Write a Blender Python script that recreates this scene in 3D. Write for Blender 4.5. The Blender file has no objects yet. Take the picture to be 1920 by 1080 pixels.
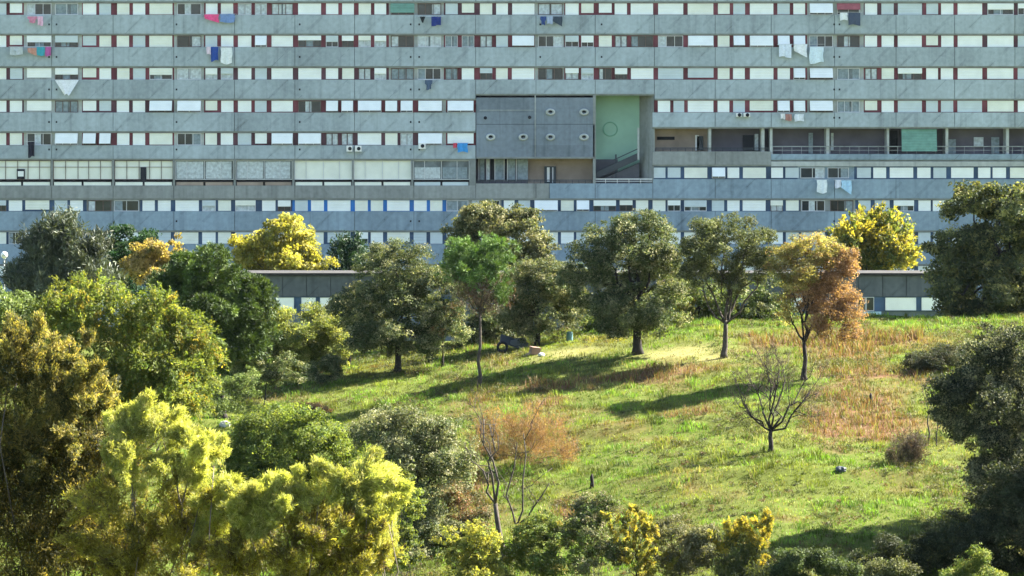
import bpy, math, random
import numpy as np
from mathutils import Vector

sc = bpy.context.scene
R = math.radians
# ------------------------------------------------------------------ camera
F, YH = 6120.0, 150.0            # focal length and horizon row, in pixels of the 1920 wide photograph
cam = bpy.data.cameras.new('camera')
cam.sensor_width = 36.0
cam.lens = 36.0 * F / 1920.0
cam.shift_y = -(540.0 - YH) / 1920.0
cam.clip_start, cam.clip_end = 1.0, 5000.0
camo = bpy.data.objects.new('camera', cam)
camo.rotation_euler = (R(90), 0, 0)
sc.collection.objects.link(camo)
sc.camera = camo
# ------------------------------------------------------------------ sky and sun
SUN_EL, SUN_ROT = R(39), R(67)
w = bpy.data.worlds.new("World"); sc.world = w; w.use_nodes = True
sky = w.node_tree.nodes.new('ShaderNodeTexSky')
sky.sky_type = 'NISHITA'; sky.sun_disc = False
sky.sun_elevation = SUN_EL; sky.sun_rotation = SUN_ROT
bg = w.node_tree.nodes['Background']; bg.inputs[1].default_value = 0.05
w.node_tree.links.new(sky.outputs[0], bg.inputs[0])
sun = bpy.data.lights.new('sun', 'SUN'); sun.energy = 5.0; sun.angle = R(0.5); sun.color = (1.0, 0.93, 0.80)
suno = bpy.data.objects.new('sun', sun); sc.collection.objects.link(suno)
to_sun = Vector((math.sin(SUN_ROT) * math.cos(SUN_EL), math.cos(SUN_ROT) * math.cos(SUN_EL), math.sin(SUN_EL)))
suno.rotation_euler = to_sun.to_track_quat('Z', 'Y').to_euler()
sc.view_settings.view_transform = 'Standard'
sc.view_settings.look = 'None'
sc.view_settings.gamma = 1.0
sc.view_settings.use_curve_mapping = False
sc.view_settings.exposure = 3.0
sc.cycles.max_bounces = 6
sc.cycles.transmission_bounces = 4
sc.cycles.diffuse_bounces = 3
sc.cycles.glossy_bounces = 2

# ------------------------------------------------------------------ helpers
rng = np.random.default_rng(7)
random.seed(7)
COL = sc.collection

def hash3(i, j, k):
    n = (i * 374761393 + j * 668265263 + k * 2147483647 + 1013) & 0xffffffff
    n = ((n ^ (n >> 13)) * 1274126177) & 0xffffffff
    n = (n ^ (n >> 16)) & 0xffff
    return n / 65535.0

def vnoise(p):
    """value noise in 0..1 at points p (N,3)"""
    p = np.asarray(p, float)
    i = np.floor(p).astype(np.int64); f = p - i; f = f * f * (3 - 2 * f)
    out = np.zeros(len(p))
    for a in (0, 1):
        for b in (0, 1):
            for c in (0, 1):
                wgt = (f[:, 0] if a else 1 - f[:, 0]) * (f[:, 1] if b else 1 - f[:, 1]) * (f[:, 2] if c else 1 - f[:, 2])
                out += wgt * hash3(i[:, 0] + a, i[:, 1] + b, i[:, 2] + c)
    return out

def fbm2(x, y, s, seed=0.0, octs=3):
    x = np.asarray(x, float); y = np.asarray(y, float)
    o = np.zeros(x.shape).ravel(); amp, tot = 1.0, 0.0
    for k in range(octs):
        q = np.stack([x.ravel() / s * 2 ** k + seed, y.ravel() / s * 2 ** k - seed, np.full(x.size, seed * 1.7 + k)], 1)
        o += amp * vnoise(q); tot += amp; amp *= 0.5
    return (o / tot).reshape(x.shape)

def sstep(a, b, x):
    t = np.clip((np.asarray(x, float) - a) / (b - a), 0, 1)
    return t * t * (3 - 2 * t)

def ground_z(X, Y):
    X = np.asarray(X, float); Y = np.asarray(Y, float)
    Xc = np.clip(X, -15, 13)
    z = -17.5 + 0.11 * Xc
    t = np.clip((208 - Y) / 66.0, 0, 1); z = z - 7.4 * (t * t * (3 - 2 * t) * .45 + t * .55)
    z = z + 0.6 * (fbm2(X, Y, 12.0, 3.1) - 0.5) + 0.30 * (fbm2(X, Y, 3.0, 8.7) - 0.5)
    z = z + 0.35 * np.exp(-((Y - 171 + 0.12 * X) / 1.3) ** 2) * sstep(3, 9, X) * (1 - sstep(24, 28, X))
    z = z + 0.30 * np.exp(-((Y - 183 + 0.1 * X) / 1.5) ** 2) * sstep(-2, 2, X) * (1 - sstep(12, 16, X))
    drop = sstep(219, 262, Y) * (5.0 + 0.11 * Xc)
    near = sstep(112, 40, Y) * 7.0
    return z - drop + near

def P(px, py, Y):
    return np.array([(px - 960) * Y / F, Y, -(py - YH) * Y / F])

def hit(px, py):
    """where the line of sight through a pixel meets the hill"""
    Ys = np.linspace(125, 224, 1600)
    X = (px - 960) * Ys / F; Z = -(py - YH) * Ys / F
    below = np.nonzero(Z < ground_z(X, Ys))[0]
    k = below[0] if len(below) else len(Ys) - 1
    return np.array([X[k], Ys[k], float(ground_z(X[k], Ys[k]))])

def tag(o, label=None, cat=None, group=None, kind=None):
    if label: o['label'] = label
    if cat: o['category'] = cat
    if group: o['group'] = group
    if kind: o['kind'] = kind
    return o

def empty(name, loc, label, cat, group=None):
    o = bpy.data.objects.new(name, None); COL.objects.link(o)
    o.location = Vector([float(v) for v in loc]); o.empty_display_size = 0.3
    return tag(o, label, cat, group)

def raw(name, V, faces_list, mats, parent=None, origin=(0, 0, 0), fcol=None, fmat=None, smooth=False):
    """faces_list: list of (M,k) int arrays"""
    me = bpy.data.meshes.new(name)
    V = np.asarray(V, float) - np.asarray(origin, float)
    me.vertices.add(len(V)); me.vertices.foreach_set('co', V.astype(np.float32).ravel())
    idx = np.concatenate([f.ravel() for f in faces_list]).astype(np.int32)
    tot = np.concatenate([np.full(len(f), f.shape[1]) for f in faces_list]).astype(np.int32)
    st = np.concatenate([[0], np.cumsum(tot)[:-1]]).astype(np.int32)
    me.loops.add(len(idx)); me.loops.foreach_set('vertex_index', idx)
    me.polygons.add(len(tot)); me.polygons.foreach_set('loop_start', st)
    try: me.polygons.foreach_set('loop_total', tot)
    except Exception: pass
    if fmat is not None: me.polygons.foreach_set('material_index', np.asarray(fmat, np.int32))
    me.polygons.foreach_set('use_smooth', np.full(len(tot), bool(smooth)))
    me.update(calc_edges=True)
    if fcol is not None:
        at = me.attributes.new('tint', 'FLOAT_COLOR', 'FACE')
        c = np.ones((len(tot), 4), np.float32); c[:, :3] = fcol
        at.data.foreach_set('color', c.ravel())
    for m in (mats if isinstance(mats, (list, tuple)) else [mats]): me.materials.append(m)
    o = bpy.data.objects.new(name, me); COL.objects.link(o)
    o.location = Vector([float(v) for v in origin])
    if parent is not None:
        o.parent = parent
        o.location = Vector([float(a) for a in origin]) - world_loc(parent)
    return o

def world_loc(o):
    v = Vector(o.location)
    while o.parent: o = o.parent; v += Vector(o.location)
    return v

class MB:
    def __init__(s): s.v, s.f3, s.f4, s.m3, s.m4, s.n = [], [], [], [], [], 0
    def add(s, V, quads=None, tris=None, mat=0):
        V = np.asarray(V, float).reshape(-1, 3)
        if quads is not None and len(quads):
            s.f4.append(np.asarray(quads, int) + s.n); s.m4.append(np.full(len(quads), mat))
        if tris is not None and len(tris):
            s.f3.append(np.asarray(tris, int) + s.n); s.m3.append(np.full(len(tris), mat))
        s.v.append(V); s.n += len(V)
    BQ = [(0, 1, 3, 2), (4, 6, 7, 5), (0, 4, 5, 1), (2, 3, 7, 6), (0, 2, 6, 4), (1, 5, 7, 3)]
    def box(s, x0, x1, y0, y1, z0, z1, mat=0, mtx=None):
        V = np.array([(x, y, z) for x in (x0, x1) for y in (y0, y1) for z in (z0, z1)], float)
        if mtx is not None: V = mtx(V)
        s.add(V, s.BQ, mat=mat)
    def tube(s, pts, rad, n=7, mat=0, cap=True):
        pts = np.asarray(pts, float); rad = np.broadcast_to(np.asarray(rad, float), (len(pts),))
        T = np.gradient(pts, axis=0); T /= np.linalg.norm(T, axis=1)[:, None] + 1e-9
        ref = np.array([0.3, 0.9, 0.2]); A = np.cross(T, ref); A /= np.linalg.norm(A, axis=1)[:, None] + 1e-9
        B = np.cross(T, A); th = np.arange(n) * 2 * math.pi / n
        V = pts[:, None] + rad[:, None, None] * (A[:, None] * np.cos(th)[None, :, None] + B[:, None] * np.sin(th)[None, :, None])
        q = [(k * n + j, k * n + (j + 1) % n, (k + 1) * n + (j + 1) % n, (k + 1) * n + j) for k in range(len(pts) - 1) for j in range(n)]
        V = V.reshape(-1, 3); t = []
        if cap:
            V = np.vstack([V, pts[0], pts[-1]]); a, b = len(V) - 2, len(V) - 1; L = (len(pts) - 1) * n
            t = [(a, (j + 1) % n, j) for j in range(n)] + [(b, L + j, L + (j + 1) % n) for j in range(n)]
        s.add(V, q, t, mat)
    def build(s, name, mats, parent=None, origin=(0, 0, 0), smooth=False):
        fl, mm = [], []
        if s.f4: fl.append(np.concatenate(s.f4)); mm.append(np.concatenate(s.m4))
        if s.f3: fl.append(np.concatenate(s.f3)); mm.append(np.concatenate(s.m3))
        return raw(name, np.concatenate(s.v), fl, mats, parent, origin, fmat=np.concatenate(mm), smooth=smooth)

# ------------------------------------------------------------------ materials
def mat(name, col, rough=0.8, var=0.12, scale=3.0, spec=0.3, bump=0.0, metal=0.0):
    m = bpy.data.materials.new(name); m.use_nodes = True
    nt = m.node_tree; b = nt.nodes['Principled BSDF']
    b.inputs['Roughness'].default_value = rough; b.inputs['Specular IOR Level'].default_value = spec
    b.inputs['Metallic'].default_value = metal
    g = nt.nodes.new('ShaderNodeNewGeometry')
    nz = nt.nodes.new('ShaderNodeTexNoise'); nz.inputs['Scale'].default_value = scale; nz.inputs['Detail'].default_value = 5
    nt.links.new(g.outputs['Position'], nz.inputs['Vector'])
    r = nt.nodes.new('ShaderNodeValToRGB')
    c = np.array(col)
    r.color_ramp.elements[0].position = 0.3; r.color_ramp.elements[1].position = 0.7
    r.color_ramp.elements[0].color = (*np.clip(c * (1 - var), 0, 1), 1); r.color_ramp.elements[1].color = (*np.clip(c * (1 + var), 0, 1), 1)
    nt.links.new(nz.outputs['Fac'], r.inputs['Fac']); nt.links.new(r.outputs['Color'], b.inputs['Base Color'])
    if bump:
        bp = nt.nodes.new('ShaderNodeBump'); bp.inputs['Strength'].default_value = bump
        nt.links.new(nz.outputs['Fac'], bp.inputs['Height']); nt.links.new(bp.outputs['Normal'], b.inputs['Normal'])
    return m

def concrete(name, col, streak=0.25, diag=True):
    """board marked precast concrete: cloudy tone, rain streaks and thin slanted casting lines"""
    m = bpy.data.materials.new(name); m.use_nodes = True
    nt = m.node_tree; b = nt.nodes['Principled BSDF']; N = nt.nodes.new; L = nt.links.new
    b.inputs['Roughness'].default_value = 0.9; b.inputs['Specular IOR Level'].default_value = 0.05
    g = N('ShaderNodeNewGeometry')
    def noise(scale, detail, sc3=None):
        n = N('ShaderNodeTexNoise'); n.inputs['Scale'].default_value = scale; n.inputs['Detail'].default_value = detail
        if sc3:
            mp = N('ShaderNodeMapping'); mp.inputs['Scale'].default_value = sc3
            L(g.outputs['Position'], mp.inputs['Vector']); L(mp.outputs['Vector'], n.inputs['Vector'])
        else: L(g.outputs['Position'], n.inputs['Vector'])
        return n.outputs['Fac']
    def mth(op, a, bb, c=None):
        n = N('ShaderNodeMath'); n.operation = op
        for i, v in enumerate([a, bb, c]):
            if v is None: continue
            if isinstance(v, (int, float)): n.inputs[i].default_value = v
            else: L(v, n.inputs[i])
        return n.outputs[0]
    big, fine, strk = noise(0.22, 4), noise(2.6, 6), noise(1.0, 4, (1.6, 1.0, 0.12))
    tone = mth('ADD', mth('MULTIPLY', mth('SUBTRACT', big, 0.5), 0.9), mth('MULTIPLY', mth('SUBTRACT', fine, 0.5), 0.7))
    tone = mth('ADD', tone, mth('MULTIPLY', mth('SUBTRACT', strk, 0.5), streak * 2.2))
    sx = N('ShaderNodeSeparateXYZ'); L(g.outputs['Position'], sx.inputs[0])
    cell = N('ShaderNodeCombineXYZ'); L(mth('FLOOR', mth('MULTIPLY', mth('ADD', sx.outputs['X'], 42.3), 1 / 5.49), 0), cell.inputs[0]); L(mth('FLOOR', mth('MULTIPLY', sx.outputs['Z'], 1 / 2.99), 0), cell.inputs[1])
    wn = N('ShaderNodeTexWhiteNoise'); L(cell.outputs[0], wn.inputs['Vector'])
    tone = mth('ADD', tone, mth('MULTIPLY', mth('SUBTRACT', wn.outputs['Value'], 0.5), 0.22))
    stain = mth('MULTIPLY', mth('MAXIMUM', mth('SUBTRACT', noise(2.2, 3, (1.0, 1.0, .05)), 0.56), 0), 1.5)
    tone = mth('SUBTRACT', tone, stain)
    val = mth('ADD', 1.0, mth('MULTIPLY', tone, 0.75))
    if diag:
        sp = N('ShaderNodeSeparateXYZ'); L(g.outputs['Position'], sp.inputs[0])
        u = mth('FRACT', mth('MULTIPLY', mth('SUBTRACT', sp.outputs['X'], mth('MULTIPLY', sp.outputs['Z'], 1.02)), 1 / 2.75), 0)
        d = mth('ABSOLUTE', mth('SUBTRACT', u, 0.5), 0)
        line = mth('MULTIPLY', mth('LESS_THAN', d, 0.014), mth('GREATER_THAN', noise(0.5, 2), 0.55))
        soft = mth('MULTIPLY', mth('LESS_THAN', d, 0.07), mth('GREATER_THAN', noise(0.42, 2), 0.47))
        val = mth('SUBTRACT', val, mth('MULTIPLY', line, 0.24))
        val = mth('SUBTRACT', val, mth('MULTIPLY', soft, 0.11))
    mx = N('ShaderNodeVectorMath'); mx.operation = 'SCALE'; mx.inputs[0].default_value = col
    L(val, mx.inputs['Scale']); L(mx.outputs[0], b.inputs['Base Color'])
    bp = N('ShaderNodeBump'); bp.inputs['Strength'].default_value = 0.25; bp.inputs['Distance'].default_value = 0.03
    L(fine, bp.inputs['Height']); L(bp.outputs['Normal'], b.inputs['Normal'])
    return m

LF = 0.64      # leaves and blades are darker than they look in full sun
def leafmat(name, trans=0.35, rough=0.5, spec=0.4, tcol=(1.25, 1.2, 0.45)):
    m = bpy.data.materials.new(name); m.use_nodes = True
    nt = m.node_tree; N = nt.nodes.new; L = nt.links.new
    b = nt.nodes['Principled BSDF']; out = nt.nodes['Material Output']
    at = N('ShaderNodeAttribute'); at.attribute_name = 'tint'
    b.inputs['Roughness'].default_value = rough; b.inputs['Specular IOR Level'].default_value = spec
    L(at.outputs['Color'], b.inputs['Base Color'])
    t = N('ShaderNodeBsdfTranslucent'); v = N('ShaderNodeVectorMath'); v.operation = 'MULTIPLY'; v.inputs[1].default_value = tcol
    L(at.outputs['Color'], v.inputs[0]); L(v.outputs[0], t.inputs['Color'])
    mx = N('ShaderNodeMixShader'); mx.inputs[0].default_value = trans
    L(b.outputs[0], mx.inputs[1]); L(t.outputs[0], mx.inputs[2]); L(mx.outputs[0], out.inputs['Surface'])
    return m

M = {}
M['conc'] = concrete('weathered_concrete', (0.36, 0.42, 0.45))
M['conc_low'] = concrete('blue_grey_concrete', (0.25, 0.325, 0.385))
M['conc_dark'] = concrete('stained_concrete', (0.27, 0.285, 0.275), 0.4, False)
M['conc_pale'] = concrete('pale_concrete', (0.42, 0.44, 0.42), 0.2, False)
M['edge'] = mat('slab_edge', (0.22, 0.235, 0.225), 0.9, 0.2, 1.5)
M['joint'] = mat('joint_shadow_gap', (0.10, 0.10, 0.11), 0.9)
M['maroon'] = mat('maroon_panel', (0.175, 0.05, 0.065), 0.7, 0.55, 0.35)
M['maroon_dark'] = mat('dark_maroon_panel', (0.11, 0.05, 0.065), 0.7, 0.4, 0.6)
M['navy'] = mat('dark_blue_panel', (0.045, 0.085, 0.16), 0.6, 0.4, 0.5)
M['cobalt'] = mat('bright_blue_panel', (0.03, 0.18, 0.55), 0.5, 0.2, 0.5)
M['blind_white'] = mat('white_slatted_blind', (0.84, 0.87, 0.84), 0.6, 0.05, 1.2)
M['blind_cream'] = mat('cream_slatted_blind', (0.78, 0.80, 0.71), 0.6, 0.06, 1.2)
M['blind_grey'] = mat('grey_slatted_blind', (0.54, 0.61, 0.63), 0.6, 0.06, 1.2)
M['alu'] = mat('pale_aluminium', (0.62, 0.63, 0.64), 0.5, 0.05, 1.0)
M['brownframe'] = mat('brown_frame', (0.14, 0.10, 0.09), 0.6)
M['glass'] = mat('window_glass', (0.025, 0.035, 0.045), 0.12, 0.4, 0.8, spec=0.5)
M['glass_grey'] = mat('hazy_window_glass', (0.12, 0.15, 0.17), 0.2, 0.5, 1.1, spec=0.5)
M['dark'] = mat('dark_interior', (0.02, 0.022, 0.03), 0.9)
M['curtain'] = mat('pale_curtain', (0.50, 0.55, 0.56), 0.9, 0.25, 4.0)
M['curtain_grey'] = mat('grey_curtain', (0.24, 0.29, 0.31), 0.9, 0.25, 4.0)
M['awn_green'] = mat('green_awning', (0.15, 0.30, 0.25), 0.8, 0.15, 2.0)
M['awn_red'] = mat('red_awning', (0.33, 0.10, 0.11), 0.8, 0.2, 2.0)
M['slate'] = concrete('slate_panel', (0.19, 0.225, 0.26), 0.2, False)
M['green_paint'] = mat('green_paint', (0.28, 0.45, 0.35), 0.85, 0.12, 0.5)
M['tan'] = mat('tan_plaster', (0.33, 0.26, 0.21), 0.9, 0.2, 0.7)
M['mauve'] = mat('mauve_plaster', (0.13, 0.12, 0.145), 0.9, 0.2, 0.5)
M['steel'] = mat('dark_railing', (0.05, 0.06, 0.07), 0.6)
M['white'] = mat('white_enamel', (0.80, 0.80, 0.78), 0.5, 0.05, 2.0)

# ------------------------------------------------------------------ the block of flats
S = 300.0 / F
YB = 300.0
fx = lambda px: (px - 960) * S
fz = lambda py: -(py - YH) * S
GB = -22.9                                  # ground level at the foot of the block
def fbox(mb, x0, y0, x1, y1, ya, yb, m=0):   # a box given by its elevation in facade units and its depth
    mb.box(fx(x0), fx(x1), YB + ya, YB + yb, fz(y1), fz(y0), m)

block = empty('apartment_block', (0, YB, GB), 'very long grey concrete apartment block with rows of white blinds', 'apartment block')
BO = (0, YB, GB)
X0, X1 = -420, 2340
mb = MB()
fbox(mb, X0, -34, X1, 700, 3.2, 12)
fbox(mb, X0 - 6, -34, X0, 700, -.1, 12.1); fbox(mb, X1, -34, X1 + 6, 700, -.1, 12.1)
mb.build('wall', M['mauve'], block, BO)
mb = MB(); fbox(mb, X0 - 10, -42, X1 + 10, -34, -0.2, 12.3); mb.build('roof', M['conc_pale'], block, BO)

JX = [-127, -15, 97, 212, 326, 440, 553, 665, 776, 892, 1005, 1116, 1227, 1341, 1446, 1565, 1680, 1790, 1903, 2015, 2130]
def parapet(y0, y1, xa, xb, m, holes=True, joints=None, lip=3.0):
    mb = MB()
    xs = [xa] + [j for j in (joints or JX) if xa + 4 < j < xb - 4] + [xb]
    for a, b in zip(xs[:-1], xs[1:]):
        off = rng.uniform(0, 0.02)
        fbox(mb, a + 0.45, y0, b - 0.45, y1 - lip, -off, 0.22, 0)
    fbox(mb, xa, y0 + 0.5, xb, y1 - lip - 0.1, 0.224, 0.30, 1)
    if lip: fbox(mb, xa, y1 - lip, xb, y1, 0.05, 3.1, 2)
    if holes:
        for hx in (92, 106, 331, 562, 770, 786, 1013, 1128, 1564, 1574):
            if xa < hx < xb: fbox(mb, hx - 1.5, y1 - 22, hx + 1.5, y1 - 18.5, -0.03, 0.02, 3)
    return mb.build('parapet', [m, M['joint'], M['edge'], M['dark']], block, BO)
parapet(-34, 5.5, X0, X1, M['conc'], False)
parapet(28, 66, X0, X1, M['conc'])
parapet(88.5, 127, X0, X1, M['conc'])
parapet(149.5, 188, X0, 892, M['conc']); parapet(149.5, 179, 892, 1227, M['conc'], False); parapet(149.5, 188, 1227, X1, M['conc'])
parapet(211, 249, X0, 892, M['conc']); parapet(211, 241, 1223, X1, M['conc'])
parapet(272.5, 300.5, X0, 892, M['conc'])
parapet(348, 375, X0, 892, M['conc_dark'], False); parapet(344, 375, 892, 1030, M['conc_dark'], False)
parapet(344, 375, 1030, 1224, M['conc_low'], False); parapet(336, 375, 1224, X1, M['conc_low'], False)
parapet(396.5, 435, X0, X1, M['conc_low'])
parapet(458, 498, X0, X1, M['conc_low'], False)
parapet(519, 559, X0, X1, M['conc_low'], False)
parapet(582, 640, X0, X1, M['conc_low'], False, lip=0)
parapet(284, 312, 1223, 1446, M['conc_dark'], False)

# window strips: the painted infill between the openings
def strip(y0, y1, segs):
    mb = MB(); ms = []
    for a, b, m in segs:
        if M[m] not in ms: ms.append(M[m])
        fbox(mb, a, y0 - 0.5, b, y1 + 0.5, 0.25, 0.45, ms.index(M[m]))
    mb.build('window_strip', ms, block, BO)
WIDEGREY = [(44, 153, 'conc_pale'), (326, 382, 'conc_pale'), (729, 832, 'conc_pale'), (1003, 1058, 'conc_pale'), (1514, 1620, 'conc_pale')]
def segs(xa, xb, specials, default):
    out = []; x = xa
    for a, b, m in sorted(specials):
        if b <= xa or a >= xb: continue
        a, b = max(a, xa), min(b, xb)
        if a > x: out.append((x, a, default[int(rng.integers(len(default)))]))
        out.append((a, b, m)); x = b
    if x < xb:
        xs = list(np.arange(x, xb, 112)) + [xb]
        out += [(p, q, default[int(rng.integers(len(default)))]) for p, q in zip(xs[:-1], xs[1:])]
    return out
RED = ['maroon', 'maroon', 'maroon_dark']; BLU = ['navy']
ROWY = [(5.5, 28), (66, 88.5), (127, 149.5), (188, 211), (249, 272.5)]
for i, (a, b) in enumerate(ROWY):
    if i < 3: strip(a, b, segs(X0, X1, WIDEGREY, RED))
    else:
        strip(a, b, segs(X0, 892, WIDEGREY[:2] + [(826, 836, 'conc_pale')], RED))
        if i == 3: strip(a, b, segs(1227, X1, WIDEGREY[-1:], RED))
strip(312, 336, segs(1224, X1, [(1496, 1602, 'conc_low')], BLU))
strip(375, 396.5, segs(X0, X1, [(548, 838, 'cobalt'), (162, 262, 'conc_dark'), (836, 940, 'conc_dark'), (1500, 1604, 'conc_dark')], BLU))
strip(435, 458, segs(X0, X1, [(548, 800, 'navy')], BLU))
strip(498, 519, segs(X0, X1, [], BLU))
strip(559, 582, segs(X0, X1, [], BLU))

# openings: elevation columns of the photo's window rows
A15 = [(-8, 11), (18, 41), (50, 96), (103, 146), (155, 180), (186, 208), (219, 242), (249, 272), (280, 323), (332, 377), (385, 407), (414, 437), (446, 471), (478, 500), (509, 549), (559, 602),
       (611, 634), (641, 663), (672, 695), (702, 724), (733, 776), (783, 827), (835, 858), (866, 889)]
A15b = A15[:16] + [(611, 634), (640, 662), (671, 715), (722, 745), (751, 774), (784, 829), (839, 888)]
B13 = [(900, 923), (930, 952), (960, 1002), (1009, 1055), (1060, 1085), (1090, 1113), (1123, 1147), (1153, 1176)]
C14 = [(1183, 1225), (1234, 1281), (1290, 1338), (1346, 1368), (1375, 1397), (1406, 1450), (1458, 1481), (1488, 1510), (1518, 1562), (1570, 1612), (1622, 1645), (1653, 1676), (1684, 1729), (1737, 1759),
       (1765, 1788), (1796, 1842), (1852, 1901), (1909, 1932)]
C4 = [(1233, 1256), (1263, 1283)] + C14[2:]
OUTL = [(x - 447, y - 447) for x, y in A15[8:15]]          # beyond the left edge of the photo
OUTL = [t for t in OUTL if t[1] < -14]
OUTR = [(x + 447, y + 447) for x, y in C14[5:11]]
OUTR = [t for t in OUTR if t[0] > 1938]
L7 = [(-8, 11), (16, 41), (47, 92), (102, 126), (131, 155), (164, 208), (214, 260), (267, 290), (296, 320), (328, 372), (379, 404), (409, 433), (441, 479), (491, 516), (521, 545), (553, 577), (583, 607), (614, 657), (666, 690),
      (695, 718), (726, 768), (776, 800), (806, 829), (837, 878), (885, 905), (909, 937), (945, 965), (972, 994), (1002, 1046), (1052, 1076), (1081, 1105), (1113, 1155), (1162, 1186), (1192, 1215), (1224, 1248), (1252, 1276), (1283, 1325),
      (1335, 1358), (1364, 1387), (1393, 1436), (1445, 1468), (1474, 1498), (1503, 1547), (1557, 1600), (1610, 1633), (1640, 1668), (1676, 1714), (1722, 1745), (1750, 1774), (1784, 1826), (1834, 1857), (1862, 1887), (1894, 1932)]
R6 = [(1226, 1248), (1252, 1276), (1283, 1326), (1335, 1360), (1364, 1386), (1393, 1436), (1446, 1468), (1473, 1498), (1501, 1546), (1552, 1592), (1607, 1633), (1638, 1662), (1669, 1713), (1720, 1745), (1750, 1774), (1784, 1826), (1834, 1857), (1862, 1887), (1894, 1932)]
ST = {
 0: {50: 'o', 103: 'g', 332: 'o', 446: 's', 478: 's', 509: 's', 733: 'n', 783: 'o', 866: 'e', 1009: 's', 1518: 't', 1570: 'r', 1852: 'h', 1909: 'h', 18: 'e', 1123: 'e', 1090: 'e'},
 1: {18: 'e', 50: 'h', 103: 'h', 155: 'e', 332: 'o', 478: 't', 559: 'h', 611: 'h', 641: 'h', 672: 'k', 702: 'k', 733: 'o', 783: 's', 835: 'g', 866: 'g', 900: 's', 960: 't', 1009: 'o', 1060: 'h', 1090: 'h', 1153: 's', 1183: 'o', 1234: 'o', 1290: 't', 1375: 't', 1406: 't', 1458: 't',
     1488: 't', 1518: 'o', 1570: 'o', 1737: 'e'},
 2: {50: 'e', 103: 'h', 155: 'e', 280: 'h', 332: 's', 385: 'k', 414: 'k', 672: 's', 702: 'k', 733: 'g', 783: 'o', 835: 'g', 900: 'h', 1009: 'o', 1060: 'k', 1090: 'k', 1123: 'o', 1153: 'h', 1488: 't', 1518: 't', 1570: 'g', 1622: 's', 1684: 'h', 1290: 'e'},
 3: {50: 'e', 103: 'g', 155: 'e', 186: 'e', 280: 't', 332: 't', 385: 'e', 559: 'o', 611: 't', 640: 't', 671: 't', 722: 't', 751: 't', 784: 't', 839: 't', 1458: 't', 1488: 't', 1518: 't', 1570: 'g', 1622: 'e', 1406: 'e'},
 4: {50: 'o', 103: 't', 155: 't', 186: 't', 332: 'o', 478: 'e', 509: 't', 559: 't', 611: 's', 640: 's', 751: 's', 784: 't', 839: 'e'},
 5: {1335: 't', 1501: 'o', 1552: 'o'},
 6: {-8: 'h', 164: 'o', 214: 'o', 47: 'e', 379: 'k', 441: 'k', 521: 'h', 837: 'g', 885: 's', 909: 'o', 1002: 't', 1081: 't', 1113: 'h', 1162: 'h', 1252: 'h', 1283: 'h', 1503: 'o', 1557: 'o', 1676: 'h', 1445: 'k'},
 7: {16: 'o', 47: 't', 164: 's', 441: 'k', 614: 'e', 666: 'h', 726: 'e'}, 8: {}, 9: {},
}
shut = []          # closed blinds: (area, x0, y0, x1, y1)
frames = {'alu': M['alu'], 'brown': M['brownframe']}
nwin = [0]
def pick_blind():
    return [M['blind_white'], M['blind_white'], M['blind_cream'], M['blind_grey']][int(rng.integers(4))]
def blindmesh(mb, x0, y0, x1, y1, tilt=0.0, dep=0.16):
    """a slatted blind hung from its top rail, with shallow slats; tilt in metres swings its foot outwards"""
    z1, z0 = fz(y0), fz(y1); H = z1 - z0; n = max(3, int(H / 0.12))
    xa, xb = fx(x0), fx(x1); V = []; q = []
    for k in range(n + 1):
        t = k / n; ang = math.asin(min(0.9, tilt / H)) if tilt else 0
        zz = z1 - H * t * math.cos(ang); yy = YB + dep - H * t * math.sin(ang) - (0.014 if k % 2 else 0)
        for dy in (0, 0.03): V += [(xa, yy + dy, zz), (xb, yy + dy, zz)]
    for k in range(n):
        a = k * 4; q += [(a, a + 1, a + 5, a + 4), (a + 2, a + 6, a + 7, a + 3), (a, a + 4, a + 6, a + 2), (a + 1, a + 3, a + 7, a + 5)]
    q += [(0, 2, 3, 1), (n * 4, n * 4 + 1, n * 4 + 3, n * 4 + 2)]
    mb.add(V, q)
    if tilt:
        yy = YB + dep
        mb.tube([(xa + .05, yy, z1 - H * .9), (xa + .05, yy - tilt * .97, z0 + H * (1 - math.cos(math.asin(min(.9, tilt / H)))) + .03)], 0.012, 4)
        mb.tube([(xb - .05, yy, z1 - H * .9), (xb - .05, yy - tilt * .97, z0 + H * (1 - math.cos(math.asin(min(.9, tilt / H)))) + .03)], 0.012, 4)
def frame(mb, x0, y0, x1, y1, mull=(0.5,), wd=1.2, ya=0.12, yb=0.2):
    fbox(mb, x0, y0, x1, y0 + wd, ya, yb); fbox(mb, x0, y1 - wd, x1, y1, ya, yb)
    fbox(mb, x0, y0 + wd, x0 + wd, y1 - wd, ya, yb); fbox(mb, x1 - wd, y0 + wd, x1, y1 - wd, ya, yb)
    for t in mull:
        c = x0 + (x1 - x0) * t; fbox(mb, c - wd * .45, y0 + wd, c + wd * .45, y1 - wd, ya + .01, yb - .01)
def curtain(mb, x0, y0, x1, y1, dep=0.205):
    n = max(6, int((x1 - x0) * 0.9)); xs = np.linspace(fx(x0), fx(x1), n + 1); V = []
    for k, x in enumerate(xs):
        y = YB + dep - 0.02 * (k % 2) - 0.012 * rng.random(); V += [(x, y, fz(y0)), (x, y, fz(y1))]
    mb.add(V, [(2 * k, 2 * k + 1, 2 * k + 3, 2 * k + 2) for k in range(n)])
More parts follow.
